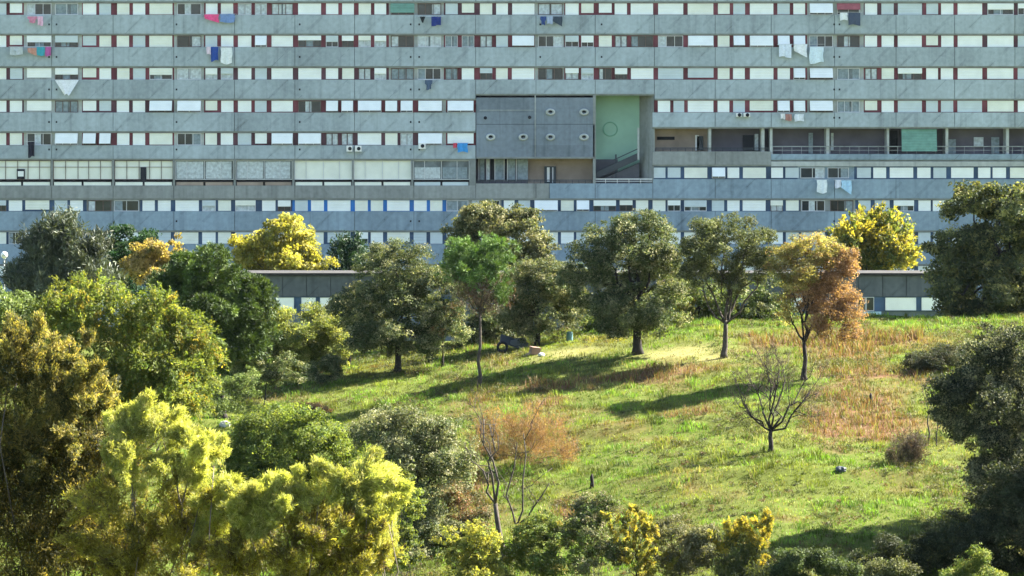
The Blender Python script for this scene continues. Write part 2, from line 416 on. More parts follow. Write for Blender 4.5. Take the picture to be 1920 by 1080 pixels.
def opening(x0, y0, x1, y1, st):
    wide = x1 - x0 > 32
    y0 += 0.8; y1 -= 0.3
    if st == 'c':
        j = rng.normal(0, 0.25)
        shut.append(((x1 - x0) * (y1 - y0), x0 + j, y0, x1 + j, y1 - abs(rng.normal(0, 0.5)))); return
    if st == 'e':                                  # closed to just above the sill
        b = (x1 - x0) * (y1 - y0); shut.append((b, x0, y0, x1, y1 - rng.uniform(2.5, 4.5))); return
    mb = MB(); gm = M['glass'] if st in 'othrn' else M['glass_grey']
    fbox(mb, x0, y0, x1, y1, 0.215, 0.245)
    wobj = mb.build('window', gm, block, BO); nwin[0] += 1
    def sub(name, mb, m): return mb.build(name, m, wobj, BO)
    fm = M['alu'] if rng.random() < 0.65 else M['brownframe']
    mb = MB(); frame(mb, x0, y0, x1, y1, (0.33, 0.66) if (wide and rng.random() < .5) else (0.5,), 1.1 if wide else .9); sub('frame', mb, fm)
    if st == 't':
        mb = MB(); d = min(0.42, (y1 - y0) * S * 0.5) * rng.uniform(.75, 1.05); blindmesh(mb, x0 + .5, y0, x1 - .5, y1 - 1.5, d, 0.09); sub('blind', mb, M['blind_white'])
    elif st in 'hk':
        f = rng.uniform(0.4, 0.6); mb = MB(); blindmesh(mb, x0, y0, x1, y0 + (y1 - y0) * f, 0, 0.08); sub('blind', mb, pick_blind())
        if st == 'k':
            mb = MB(); curtain(mb, x0 + 1, y0 + (y1 - y0) * f, x1 - 1, y1 - 1); sub('curtain', mb, M['curtain'])
        elif wide:
            mb = MB(); a = x0 + (x1 - x0) * rng.uniform(.2, .4); curtain(mb, a, y0 + (y1 - y0) * f, a + (x1 - x0) * .35, y1 - 1); sub('curtain', mb, M['curtain_grey'])
    elif st == 'g':
        mb = MB(); curtain(mb, x0 + 1.2, y0 + 1.5, x0 + (x1 - x0) * .55, y1 - 1); sub('curtain', mb, M['curtain_grey'])
        mb = MB(); curtain(mb, x0 + (x1 - x0) * .68, y0 + 1.5, x1 - 1.2, y1 - 1); sub('curtain', mb, M['curtain_grey'])
    elif st == 's':
        mb = MB(); curtain(mb, x0 + 1.2, y0 + 1.2, x0 + (x1 - x0) * .46, y1 - 1); sub('curtain', mb, M['curtain'])
        mb = MB(); curtain(mb, x0 + (x1 - x0) * .54, y0 + 1.2, x1 - 1.2, y1 - 1); sub('curtain', mb, M['curtain'])
    elif st == 'o':
        k = int(rng.integers(3)); W = x1 - x0
        a, b = [(0, .36), (.62, 1), (.3, .6)][k]
        mb = MB(); curtain(mb, x0 + 1.2 + W * a * .95, y0 + 1.4, x0 + W * b - 1.2, y1 - 1); sub('curtain', mb, M['curtain_grey'] if rng.random() < .5 else M['curtain'])
    elif st in 'nr':
        m = M['awn_green'] if st == 'n' else M['awn_red']
        mb = MB(); blindmesh(mb, x0 - 1, y0, x1 + 1, y0 + (y1 - y0) * (.82 if st == 'n' else .62), .3 if st == 'r' else .12, 0.06); sub('awning', mb, m)

def row(i, cols, y0, y1, vis=lambda x: True):
    for a, b in cols: opening(a, y0, b, y1, ST[i].get(a, 'c'))
for i, (y0, y1) in enumerate(ROWY):
    row(i, A15 if i < 3 else A15b, y0, y1)
    if i < 3: row(i, B13, y0, y1); row(i, C14, y0, y1)
    if i == 3: row(i, C4, y0, y1)
    for a, b in OUTL: opening(a, y0, b, y1, 'c')
    if i < 4:
        for a, b in OUTR: opening(a, y0, b, y1, 'c')
row(5, R6, 313.5, 334.5)
row(6, L7, 375, 396.5); row(7, L7, 435, 458); row(8, L7, 498, 519); row(9, L7, 559, 582)
for y0, y1 in ROWY[:4] + [(313.5, 334.5), (375, 396.5), (435, 458), (498, 519), (559, 582)]:
    lo = 1936 if y0 > 300 else 2062
    for x in np.arange(lo, X1 - 60, 112):
        for a, b in ((0, 23), (30, 53), (61, 105)): opening(x + a, y0, x + b, y1, 'c')
    if y0 < 300: continue
    for x in np.arange(X0 + 8, -120, 112):
        for a, b in ((0, 23), (30, 53), (61, 105)):
            if y0 > 340: opening(x + a, y0, x + b, y1, 'c')
shut.sort(key=lambda t: -(t[0] * (1 if t[2] < 400 and t[1] > -20 and t[3] < 1940 else 0.01)))
for k, (ar, x0, y0, x1, y1) in enumerate(shut[:100]):
    mb = MB(); blindmesh(mb, x0, y0, x1, y1); mb.build('roller_blind', pick_blind(), block, BO)
mb = MB()
bm_ = [M['blind_white'], M['blind_cream'], M['blind_grey']]
mbs = MB()
for (ar, x0, y0, x1, y1) in shut[100:]:
    t = MB(); blindmesh(t, x0, y0, x1, y1); k = int(rng.integers(3))
    mbs.add(np.concatenate(t.v), np.concatenate(t.f4), None, k)
o = mbs.build('roller_blind', bm_, block, BO); tag(o, kind='stuff')

# glazed gallery on the left half
bays = [(-240, -132), (-127, -17), (-13, 95), (99, 210), (214, 324), (328, 438), (442, 548), (552, 660), (663, 771), (775, 880)]
for n, (a, b) in enumerate(bays):
    kind = ['c', 'c', 'c', 'c', 'c', 'g', 'g', 'c', 'c', 'h'][n]
    gal = MB(); fbox(gal, a, 302, b, 336, 0.30, 0.34); g = gal.build('gallery_window', M['glass_grey'] if kind != 'c' else M['blind_cream'], block, BO)
    fr = MB(); frame(fr, a, 301, b, 337, [0.21, 0.42, 0.6, 0.8] if kind == 'c' and n < 6 else [0.2, 0.5, 0.78], 1.0, 0.2, 0.28)
    if n < 5: fbox(fr, a + 1, 313, b - 1, 313.8, 0.21, 0.27)
    fr.build('frame', M['brownframe'] if n < 5 else M['alu'], g, BO)
    if kind in 'gh':
        cu = MB(); curtain(cu, a + 2, 303 if kind == 'g' else 314, a + (b - a) * .48, 335, .285); cu.build('curtain', M['curtain'], g, BO)
        cu = MB(); curtain(cu, a + (b - a) * .52, 303 if kind == 'g' else 314, a + (b - a) * .96, 335, .285); cu.build('curtain', M['curtain_grey'] if kind == 'h' else M['curtain'], g, BO)
    if n == 4:
        d = MB(); fbox(d, 263, 313.9, 274, 345, .15, .19); d.build('door', M['dark'], g, BO)
    if n == 2:
        d = MB(); fbox(d, 31, 317, 46, 336, .15, .19, 0); fbox(d, 33, 321, 44, 331, .13, .15, 1); d.build('door', [M['dark'], M['white']], g, BO)
    ra = MB(); mid = (a + b) / 2
    fbox(ra, a, 337.2, b, 340.5, .5, .6, 0)
    for u, v in ((a + 2, mid - 2), (mid + 2, b - 2)): fbox(ra, u, 341.5, v, 347.8, .12, .2, 1)
    ra.build('sill_panel', [M['dark'], M['blind_cream'] if kind == 'c' else M['tan'] if kind == 'g' else M['blind_grey']], block, BO)
for a, b in [(95, 99), (210, 214), (324, 328), (438, 442), (548, 552), (660, 663), (771, 775), (880, 892), (-17, -13)]:
    mb = MB(); fbox(mb, a, 300.6, b, 347.9, 0.02, .6); mb.build('post', M['edge'], block, BO)

# the slate clad volume with ceramic light ports, over a balcony
mb = MB()
for a, b in ((893, 1002.5), (1004.5, 1115)):
    fbox(mb, a, 183, b, 232.6, 0.02, 1.0); fbox(mb, a, 233.4, b, 294, 0.0, 1.0)
fbox(mb, 893, 232.6, 1115, 233.4, .06, .9, 1); fbox(mb, 1002.5, 179, 1004.5, 294, .03, .9, 2)
fbox(mb, 893, 294, 1116, 297.5, -0.05, 3.1, 3); fbox(mb, 893, 179, 1115, 183, 1.0, 1.2, 1)
fbox(mb, 899, 206, 1000, 207, -.02, .02, 2)
mb.build('slate_panel', [M['slate'], M['dark'], M['conc_pale'], M['edge']], block, BO)
for cx, cy in ((1032, 210), (1095, 210), (920, 257), (981, 257), (1032, 257), (1095, 257)):
    mb = MB(); n = 20; pr = [(9, -.0), (8.6, -.18), (6.2, -.24), (4.4, -.2), (4.0, .02)]; V = []
    for r, y in pr:
        for j in range(n):
            th = 2 * math.pi * j / n; V.append((fx(cx + r * math.cos(th)), YB + y, fz(cy + r * .72 * math.sin(th))))
    q = [(k * n + j, k * n + (j + 1) % n, (k + 1) * n + (j + 1) % n, (k + 1) * n + j) for k in range(4) for j in range(n)]
    mb.add(V, q); po = mb.build('light_port', M['conc_pale'], block, BO)
    mb = MB(); fbox(mb, cx - 3, cy - 3.4, cx + 3, cy + .2, -.17, .015); mb.build('opening', M['dark'], po, BO)
for cx, cy in ((910, 221), (993, 220)):
    mb = MB(); mb.tube([(fx(cx), YB - .06, fz(cy)), (fx(cx), YB + .02, fz(cy))], .16, 10); mb.build('vent', M['dark'], block, BO)
mb = MB()                                   # green recess with stair
fbox(mb, 1117, 179, 1201, 346, 2.6, 2.9)
mb.build('recess_wall', M['green_paint'], block, BO)
mb = MB(); th = np.linspace(0, 2 * math.pi, 33)
mb.tube([(fx(1146 + 13 * math.cos(t)), YB + 2.56, fz(243 + 13 * math.sin(t))) for t in th], .05, 5, cap=False); mb.build('painted_ring', mat('dull_green_paint', (.20, .40, .29), .9), block, BO)
mb = MB()
mb.add([(fx(1201), YB + 2.55, fz(346)), (fx(1201), YB + 2.55, fz(179)), (fx(1226), YB + .05, fz(179)), (fx(1226), YB + .05, fz(346)),
        (fx(1201), YB + 2.95, fz(346)), (fx(1201), YB + 2.95, fz(179)), (fx(1227), YB + 2.95, fz(179)), (fx(1227), YB + 2.95, fz(346))],
       [(0, 1, 2, 3), (4, 7, 6, 5), (0, 4, 5, 1), (2, 6, 7, 3), (1, 5, 6, 2), (0, 3, 7, 4)])
fbox(mb, 1112, 179, 1117, 346, .0, 2.95); fbox(mb, 1196, 240, 1199.5, 300, 1.0, 1.15, 1)
mb.build('pier', [M['conc_dark'], M['conc_pale']], block, BO)
st = MB()
def quadbar(x0, y0, x1, y1, th_, ya, yb, m=0):
    V = []
    for (x, y) in ((x0, y0), (x1, y1), (x1, y1 + th_), (x0, y0 + th_)):
        for d in (ya, yb): V.append((fx(x), YB + d, fz(y)))
    st.add(V, [(0, 2, 4, 6), (1, 7, 5, 3), (0, 1, 3, 2), (2, 3, 5, 4), (4, 5, 7, 6), (6, 7, 1, 0)], mat=m)
quadbar(1112, 326, 1200, 286, 13, 1.1, 1.5); quadbar(1112, 345, 1200, 306, 40, 1.52, 2.5, 1)
quadbar(1150, 300, 1198, 278, 2.0, 1.05, 1.1, 0)
fbox(st, 1154, 290, 1157, 335, 1.15, 1.2, 0); fbox(st, 1117, 300, 1160, 346, 2.45, 2.55, 1)
st.build('stair', [M['steel'], M['joint']], block, BO)
# balcony under the slate volume
mb = MB(); fbox(mb, 893, 297.6, 1112, 346, 2.2, 2.5, 1); fbox(mb, 893, 297.6, 990, 346, 1.9, 2.19, 0)
mb.build('recess_wall', [M['mauve'], M['tan']], block, BO)
for a, b, m in ((900, 908, 'curtain_grey'), (913, 918, 'curtain'), (920, 927, 'dark'), (928, 944, 'curtain_grey'), (945, 950, 'dark'), (952, 966, 'curtain_grey'), (970, 990, 'curtain_grey')):
    mb = MB(); fbox(mb, a, 299, b, 338, 1.6, 1.8); mb.build('screen_panel', M[m], block, BO)
for x in (897, 911.5, 927, 944.5, 950.8, 967.5):
    mb = MB(); fbox(mb, x, 299, x + 1.3, 340, 1.45, 1.58); mb.build('post', M['alu'], block, BO)
mb = MB(); fbox(mb, 1021, 313, 1043, 346, 2.0, 2.19, 0); fbox(mb, 1026, 315, 1031, 342, 1.96, 1.995, 1); fbox(mb, 1036, 315, 1038, 344, 1.96, 1.995, 2)
mb.build('door', [M['steel'], M['white'], M['alu']], block, BO)
mb = MB()
def rail(mb, x0, x1, yt, yb, dep, step=9):
    fbox(mb, x0, yt, x1, yt + 1.6, dep, dep + .08)
    fbox(mb, x0, (yt + yb) / 2, x1, (yt + yb) / 2 + .8, dep + .01, dep + .06)
    for x in np.arange(x0, x1, step): fbox(mb, x, yt + 1.6, x + .8, yb, dep + .015, dep + .055)
rail(mb, 893, 1110, 337, 344, .1, 12); mb.build('railing', M['steel'], block, BO)
mb = MB(); rail(mb, 1113, 1223, 335, 344, .1, 22); mb.build('railing', M['white'], block, BO)
# gallery of the right half
mb = MB(); fbox(mb, 1227, 241, X1, 312, 2.4, 2.6, 0); fbox(mb, 1228, 241, 1330, 312, 2.2, 2.39, 1)
mb.build('recess_wall', [M['mauve'], M['tan']], block, BO)
mb = MB()
fbox(mb, 1446, 289, X1, 298, 0.0, .3, 0); fbox(mb, 1446, 300, X1, 303, .2, 3.1, 1); fbox(mb, 1446, 298, X1, 300, .05, 3.1, 0); fbox(mb, 1446, 303, X1, 312, .02, .45, 2)
mb.build('ledge', [M['conc_low'], M['edge'], M['conc_pale']], block, BO)
for a, b in ((1224, 1228), (1329, 1334), (1428, 1434), (1444, 1449), (1550, 1556), (1664, 1668), (1774, 1779), (1888, 1893), (2002, 2006), (2116, 2120)):
    mb = MB(); fbox(mb, a, 241, b, 284 if b < 1440 else 289, .35, 2.38); mb.build('pier', M['conc_pale'], block, BO)
mb = MB(); rail(mb, 1229, 1443, 277, 284, .3, 14); mb.build('railing', M['steel'], block, BO)
mb = MB(); rail(mb, 1449, X1, 274, 289, .3, 18); mb.build('railing', M['conc_dark'], block, BO)
mb = MB(); blindmesh(mb, 1691, 242, 1757, 284, .25, .3); mb.build('awning', M['awn_green'], block, BO)
for (a, b, c, d, m) in ((1234, 257, 1267, 263, 'dark'), (1306, 254, 1313, 283, 'white'), (1309, 256, 1321, 283, 'steel'), (1396, 254, 1416, 283, 'dark'), (1418, 252, 1425, 283, 'curtain'), (1520, 250, 1528, 289, 'curtain_grey'), (1562, 250, 1567, 283, 'curtain'),
                        (1668, 245, 1688, 289, 'dark'), (1782, 262, 1798, 289, 'curtain_grey'), (1832, 258, 1850, 276, 'curtain'), (1865, 258, 1880, 289, 'curtain_grey')):
    mb = MB(); fbox(mb, a, b, c, d, 2.05, 2.19); mb.build('door' if d - b > 20 else 'vent', M[m], block, BO)

# ------------------------------------------------------------------ washing hung out on the facade
cloths = {}
def clothmat(c):
    k = tuple(c)
    if k not in cloths: cloths[k] = mat('cloth', c, .9, .12, 6.0)
    return cloths[k]
def garment(name, cat, label, px, col, shape='rect', dep=-.45, group='washing hung on the facade'):
    x0, y0, x1, y1 = px; W, H = fx(x1) - fx(x0), fz(y0) - fz(y1); n, k = 12, 8
    V = []; ph = rng.uniform(0, 6)
    for j in range(k + 1):
        t = j / k
        for i in range(n + 1):
            s = i / n
            if shape == 'tri': wd = 1 - .82 * t; xx = (.5 + (s - .5) * wd)
            elif shape == 'shirt': wd = 1.0 if t < .38 else .62; xx = .5 + (s - .5) * wd
            elif shape == 'trousers': xx = s + (.12 * (1 if s < .5 else -1) * (1 if t > .3 else 0)) * (1 - abs(2 * s - 1))
            else: xx = s + .03 * math.sin(7 * t + ph)
            zz = t * (1 + .07 * math.sin(5 * s + ph)) if shape != 'slant' else t * (.5 + .5 * s)
            y = YB + dep + .05 * math.sin(9 * s + ph) * (.3 + t) + .02 * math.sin(17 * s)
            V.append((fx(x0) + W * xx, y, fz(y0) - H * zz))
    V = np.array(V); N1 = len(V); V2 = V + np.array([0, .015, 0]); V = np.vstack([V, V2]); q = []
    for j in range(k):
        for i in range(n):
            if shape == 'trousers' and j > 3 and i in (5, 6): continue
            a = j * (n + 1) + i; q.append((a, a + 1, a + n + 2, a + n + 1)); b = a + N1; q.append((b, b + n + 1, b + n + 2, b + 1))
    o = raw(name, V, [np.array(q)], clothmat(col), None, (fx((x0 + x1) / 2), YB + dep, fz(y1)), smooth=True)
    return tag(o, label, cat, group)
def line(x0, x1, y, label):
    mb = MB()
    for d in (-.45, -.3): mb.tube([(fx(x0 - 2), YB + d, fz(y)), (fx(x1 + 2), YB + d, fz(y))], .012, 5)
    for x in (x0 - 2, x1 + 2): mb.tube([(fx(x), YB - .5, fz(y)), (fx(x), YB + .02, fz(y) - .02)], .016, 5)
    o = mb.build('drying_line', M['alu'], None, (fx((x0 + x1) / 2), YB, fz(y)))
    tag(o, label, 'drying rack', 'drying racks on the facade')
G = garment
line(53, 82, 30.5, 'thin drying rack carrying a pink shirt and pink towel under the top row of windows')
G('shirt', 'shirt', 'faded pink shirt hung beside a pale pink towel at upper left of the facade', (53, 31, 71, 43), (.62, .25, .36), 'shirt')
G('towel', 'towel', 'pale pink towel hung to the right of a faded pink shirt', (72, 31, 82, 48), (.75, .45, .58))
line(384, 442, 26.5, 'thin drying rack carrying a hot pink cloth and a blue cloth')
G('blanket', 'blanket', 'hot pink cloth hung under a top row window, next to a blue cloth', (384, 27, 411, 43), (.80, .10, .28), 'slant')
G('towel', 'towel', 'slate blue cloth hung right of the hot pink cloth', (414, 26, 441, 42), (.18, .28, .52))
line(786, 828, 31, 'drying rack with dark clothes below the green awning window')
G('shirt', 'shirt', 'small black shirt hung below the window beside the green awning', (787, 31, 798, 43), (.02, .025, .03), 'tri')
G('trousers', 'trousers', 'navy trousers hung right of a small black shirt', (809, 31, 827, 48), (.03, .05, .22), 'trousers')
line(1013, 1057, 30, 'drying rack with blue and grey clothes above the slate clad volume')
G('shirt', 'shirt', 'navy shirt on the rack above the slate volume, left of a grey towel', (1013, 31, 1024, 47), (.04, .08, .25), 'shirt')
G('towel', 'towel', 'blue grey towel between a navy shirt and a dark shirt', (1025, 31, 1036, 45), (.38, .45, .60))
G('shirt', 'shirt', 'dark shirt right of the blue grey towel', (1037, 31, 1054, 50), (.05, .07, .10), 'slant')
line(1573, 1613, 23, 'drying rack below the red awning')
G('towel', 'towel', 'small white towel hung below the red awning', (1574, 24, 1588, 38), (.78, .80, .82))
G('trousers', 'trousers', 'dark trousers hung below the red awning beside a white towel', (1590, 24, 1612, 47), (.07, .09, .14), 'trousers')
line(20, 98, 87.5, 'long drying rack with grey, red, teal and magenta washing')
G('shirt', 'shirt', 'light grey shirt at the left end of the multicoloured washing', (20, 88, 44, 103), (.48, .53, .56), 'trousers')
G('cloth', 'cloth', 'tan and red cloth between a grey shirt and a teal towel', (53, 90, 70, 105), (.55, .28, .22), 'slant')
G('towel', 'towel', 'teal towel between the tan and red cloth and the magenta one', (70, 88, 85, 104), (.06, .36, .44))
G('cloth', 'cloth', 'magenta cloth right of the teal towel', (86, 88, 97, 105), (.48, .12, .35))
line(387, 437, 87.5, 'drying rack with a navy sheet and a white towel')
G('shirt', 'shirt', 'pinkish white shirt overlapping the navy sheet on its left', (388, 88, 396, 102), (.75, .62, .70))
G('sheet', 'sheet', 'navy blue sheet hung between a pinkish shirt and a long white towel', (396, 87.5, 410, 114), (.03, .08, .33))
G('towel', 'towel', 'long white towel hung right of the navy blue sheet', (415, 89, 436, 119), (.76, .80, .80))
line(1459, 1544, 83, 'long drying rack with three white sheets under tilted blinds')
G('sheet', 'sheet', 'white striped sheet at the left of three sheets under the tilted blinds', (1460, 83, 1483, 107), (.68, .75, .84), 'trousers')
G('sheet', 'sheet', 'white sheet with slanted hem, middle of three under the tilted blinds', (1488, 83, 1512, 108), (.80, .82, .86), 'slant')
G('sheet', 'sheet', 'pale blue white sheet at the right of three under the tilted blinds', (1517, 88, 1543, 118), (.66, .78, .86))
line(104, 149, 149.5, 'drying rack with one large white sheet hanging to a point')
G('sheet', 'sheet', 'large white sheet hanging to a point below a half open blind', (104, 150, 149, 178), (.78, .80, .86), 'tri')
line(797, 812, 149.5, 'short drying rack with one dark garment below a dark window')
G('shirt', 'shirt', 'dark shirt with a white patch hung alone above the gallery windows', (797, 150, 811, 168), (.08, .12, .20), 'shirt')
line(1462, 1506, 212, 'drying rack with small mixed washing just above the dark right gallery')
G('cloth', 'cloth', 'small white cloth at the left of the washing above the dark gallery', (1463, 213, 1471, 223), (.78, .76, .76))
G('cloth', 'cloth', 'small brown red cloth in the washing above the dark gallery', (1472, 214, 1484, 226), (.40, .20, .17))
G('cloth', 'cloth', 'small white cloth at the right of the washing above the dark gallery', (1489, 214, 1506, 227), (.74, .77, .82))
line(52, 67, 265, 'short drying rack with one long black garment above the cream gallery')
G('trousers', 'trousers', 'long black garment hung over the cream glazed gallery', (54, 266, 66, 294), (.02, .02, .035), 'trousers')
line(849, 877, 267, 'drying rack with red and bright blue cloths left of the slate volume')
G('cloth', 'cloth', 'bright blue cloth hung left of the slate volume', (858, 268, 877, 285), (.06, .30, .68))
G('cloth', 'cloth', 'small red cloth touching the bright blue cloth', (850, 268, 857, 277), (.62, .07, .12))
line(1530, 1550, 336, 'drying rack with a single white towel below the right gallery')
G('towel', 'towel', 'white towel hung alone below the right gallery', (1531, 337, 1550, 361), (.74, .80, .82))
line(1565, 1598, 337, 'drying rack with pale blue washing above the yellow crowned tree')
G('shirt', 'shirt', 'small pinkish white shirt left of the pale blue cloth', (1565, 337, 1576, 352), (.70, .72, .80))
G('sheet', 'sheet', 'pale blue cloth hung above the yellow crowned tree', (1577, 338, 1596, 365), (.42, .64, .82), 'slant')
def acunit(x0, y0, x1, y1, label):
    e = empty('air_conditioner', (fx((x0 + x1) / 2), YB - .3, fz(y1)), label, 'air conditioner', 'air conditioners on the facade')
    o = (fx((x0 + x1) / 2), YB - .3, fz(y1))
    mb = MB(); fbox(mb, x0, y0, x1, y1, -.4, -.02); mb.build('casing', M['white'], e, o)
    mb = MB(); cx, cz = fx((x0 + x1) / 2 + 1), fz((y0 + y1) / 2)
    mb.tube([(cx, YB - .43, cz), (cx, YB - .401, cz)], .17, 14); mb.build('fan_grille', M['dark'], e, o)
acunit(650, 273, 661, 284, 'white air conditioner unit, left one of the pair below the fifth row of windows')
acunit(666, 273, 678, 284, 'white air conditioner unit, right one of the pair below the fifth row of windows')
acunit(785, 268, 798, 279, 'white air conditioner unit alone between the pair of units and the slate volume')
acunit(1380, 212, 1390, 219, 'small white air conditioner, left one of the pair above the right gallery')
acunit(1394, 212, 1406, 219, 'small white air conditioner, right one of the pair above the right gallery')

# ------------------------------------------------------------------ low annex in front of the block
AY = 262.0; SA = AY / F
ax = lambda px: (px - 960) * SA
az = lambda py: -(py - YH) * SA
def abox(mb, x0, y0, x1, y1, ya, yb, m=0): mb.box(ax(x0), ax(x1), AY + ya, AY + yb, az(y1), az(y0), m)
annex = empty('annex_building', (0, AY, az(640)), 'low flat roofed concrete annex in front of the block, half hidden by trees', 'annex')
AO = (0, AY, az(640))
mb = MB(); abox(mb, 440, 516, 1835, 640, .3, 3.2); mb.build('wall', concrete('shade_toned_annex_concrete', (.12, .15, .18), .4, True), annex, AO)  # wall colour darkened to carry the shade on the annex
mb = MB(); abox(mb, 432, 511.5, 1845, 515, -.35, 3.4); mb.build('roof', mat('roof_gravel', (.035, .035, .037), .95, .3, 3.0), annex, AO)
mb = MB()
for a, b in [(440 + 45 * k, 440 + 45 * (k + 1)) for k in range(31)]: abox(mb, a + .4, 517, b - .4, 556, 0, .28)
mb.build('fascia_panel', concrete('shade_toned_fascia_concrete', (.105, .12, .135), .3, True), annex, AO)  # fascia colour darkened for the same shade
mb = MB(); abox(mb, 440, 556.5, 1835, 584, .12, .29); mb.build('window_strip', M['navy'], annex, AO)
for a, b, s in ((517, 551, 'c'), (565, 592, 'c'), (600, 622, 'c'), (1464, 1478, 'c'), (1483, 1505, 'c'), (1608, 1622, 'o'), (1625, 1638, 'o'), (1660, 1718, 'c'), (1728, 1770, 'c')):
    mb = MB(); abox(mb, a, 558, b, 582, .06, .11); wv = mb.build('window', M['blind_white'] if s == 'c' else M['glass'], annex, AO)
    mb = MB(); abox(mb, a - 1, 557, a, 583, .02, .11); abox(mb, b, 557, b + 1, 583, .02, .11); abox(mb, a, 557, b, 558, .02, .11); abox(mb, a, 582, b, 583, .02, .11)
    mb.build('frame', M['navy'] if s == 'c' else M['alu'], wv, AO)
mb = MB(); abox(mb, 1612, 584, 1652, 612, -.2, -.1); mb.build('panel', mat('pale_blue_board', (.42, .60, .74), .7), annex, AO)

# ------------------------------------------------------------------ street lamp
def lamp(px, py, Y, label):
    p = P(px, py, Y); b = np.array([p[0], Y, float(ground_z(p[0], Y))])
    e = empty('street_lamp', b, label, 'street lamp')
    mb = MB(); mb.tube([b, (p[0], Y, p[2] - .25)], [.06, .04], 8); mb.tube([(p[0], Y, p[2] - .3), (p[0], Y, p[2] - .22)], .1, 10); mb.build('pole', M['alu'], e, b)
    mb = MB(); n = 12; V = []; r = .27
    for i in range(9):
        for j in range(n):
            a, c = math.pi * i / 8, 2 * math.pi * j / n; V.append((p[0] + r * math.sin(a) * math.cos(c), Y + r * math.sin(a) * math.sin(c), p[2] + r * math.cos(a)))
    mb.add(V, [(i * n + j, (i + 1) * n + j, (i + 1) * n + (j + 1) % n, i * n + (j + 1) % n) for i in range(8) for j in range(n)])
    mb.build('globe', M['white'], e, b, smooth=True)
lamp(8, 478, 250, 'street lamp with a white globe beside the blue green cedar')

# ------------------------------------------------------------------ ground
def axis(knots):
    out = []
    for a, b, n in knots: out += list(np.linspace(a, b, n, endpoint=False))
    return np.array(out + [knots[-1][1]])
gx = axis([(-1500, -120, 12), (-120, -45, 40), (-45, 48, 250), (48, 120, 40), (120, 1500, 12)])
gy = axis([(-300, 40, 14), (40, 95, 40), (95, 225, 380), (225, 300, 50), (300, 3000, 14)])
XX, YY = np.meshgrid(gx, gy); ZZ = ground_z(XX, YY)
V = np.stack([XX.ravel(), YY.ravel(), ZZ.ravel()], 1); nx = len(gx)
ii, jj = np.meshgrid(np.arange(nx - 1), np.arange(len(gy) - 1)); a = (jj * nx + ii).ravel()
gm = bpy.data.materials.new('hill_soil'); gm.use_nodes = True
nt = gm.node_tree; bsdf = nt.nodes['Principled BSDF']; bsdf.inputs['Roughness'].default_value = .95; bsdf.inputs['Specular IOR Level'].default_value = .1
at = nt.nodes.new('ShaderNodeAttribute'); at.attribute_name = 'tint'
g_ = nt.nodes.new('ShaderNodeNewGeometry'); nz = nt.nodes.new('ShaderNodeTexNoise'); nz.inputs['Scale'].default_value = 3.5; nz.inputs['Detail'].default_value = 6
nt.links.new(g_.outputs['Position'], nz.inputs['Vector'])
mr = nt.nodes.new('ShaderNodeMapRange'); mr.inputs['To Min'].default_value = .55; mr.inputs['To Max'].default_value = 1.45
nt.links.new(nz.outputs['Fac'], mr.inputs['Value'])
vm = nt.nodes.new('ShaderNodeVectorMath'); vm.operation = 'SCALE'
nt.links.new(at.outputs['Color'], vm.inputs[0]); nt.links.new(mr.outputs[0], vm.inputs['Scale']); nt.links.new(vm.outputs[0], bsdf.inputs['Base Color'])

# where the hill carries dry red grass, bare earth or lush grass (world areas: centre x, y, size x, y)
def area(px, py, rx, ry):
    c = hit(px, py); u = hit(px, min(py + ry, 1075)); v = hit(px, max(py - ry, 628))
    return (c[0], c[1], max(rx * c[1] / F, .5), max(abs(v[1] - u[1]) / 2, 1.0))
DRY = [area(*t) for t in ((1590, 660, 130, 36), (1620, 640, 90, 20), (1560, 645, 120, 22), (1700, 638, 90, 10), (1640, 690, 110, 40), (1680, 700, 120, 30), (1600, 700, 80, 30), (1630, 770, 90, 40), (1560, 800, 70, 40), (1690, 810, 90, 30), (980, 830, 110, 45), (900, 770, 70, 30), (1230, 702, 110, 16), (1080, 720, 130, 12), (1090, 950, 60, 60), (860, 910, 60, 60), (1180, 800, 60, 20), (1420, 650, 50, 20), (1290, 780, 60, 20), (1010, 760, 60, 18), (1480, 975, 60, 12))]
BARE = [area(*t) for t in ((1270, 662, 90, 14), (1060, 664, 70, 9), (1340, 672, 40, 8))]
YEL = [area(*t) for t in ((1760, 645, 110, 18), (1130, 640, 60, 12), (720, 690, 60, 12))]
def fld(lst, X, Y):
    o = np.zeros(np.shape(X))
    for cx, cy, sx, sy in lst: o = np.maximum(o, np.exp(-(((X - cx) / sx) ** 2 + ((Y - cy) / sy) ** 2) * 1.1))
    return o
def dryness(X, Y):
    n = fbm2(X, Y, 5.0, 5.3, 4)
    m = fbm2(X, Y, 1.7, 9.3, 2)
    return np.clip(fld(DRY, X, Y) * 1.02 * (.2 + 1.0 * n + .6 * m) + (n - .56) * 1.5 + (m - .6) * .8, 0, 1)
def lerp(a, b, t): return a + (b - a) * np.asarray(t)[..., None]
GREEN, LUSH, DRYC, STRAW, SOIL, YELC = map(np.array, ((.195, .245, .038), (.135, .245, .03), (.25, .135, .075), (.34, .30, .11), (.33, .31, .11), (.30, .27, .04)))
cxm = (V[a, 0] + V[a + nx + 1, 0]) / 2; cym = (V[a, 1] + V[a + nx + 1, 1]) / 2
d_ = dryness(cxm, cym); bb = fld(BARE, cxm, cym) * (.35 + 1.1 * fbm2(cxm, cym, 2.0, 4.4))
gc = lerp(np.broadcast_to(GREEN * .5, (len(a), 3)), DRYC * .7, d_); gc = LF * lerp(gc, SOIL * .8, np.clip(bb * 1.2, 0, 1))
gnd = raw('ground', V, [np.stack([a, a + 1, a + nx + 1, a + nx], 1)], gm, fcol=gc, smooth=True); tag(gnd, kind='structure')

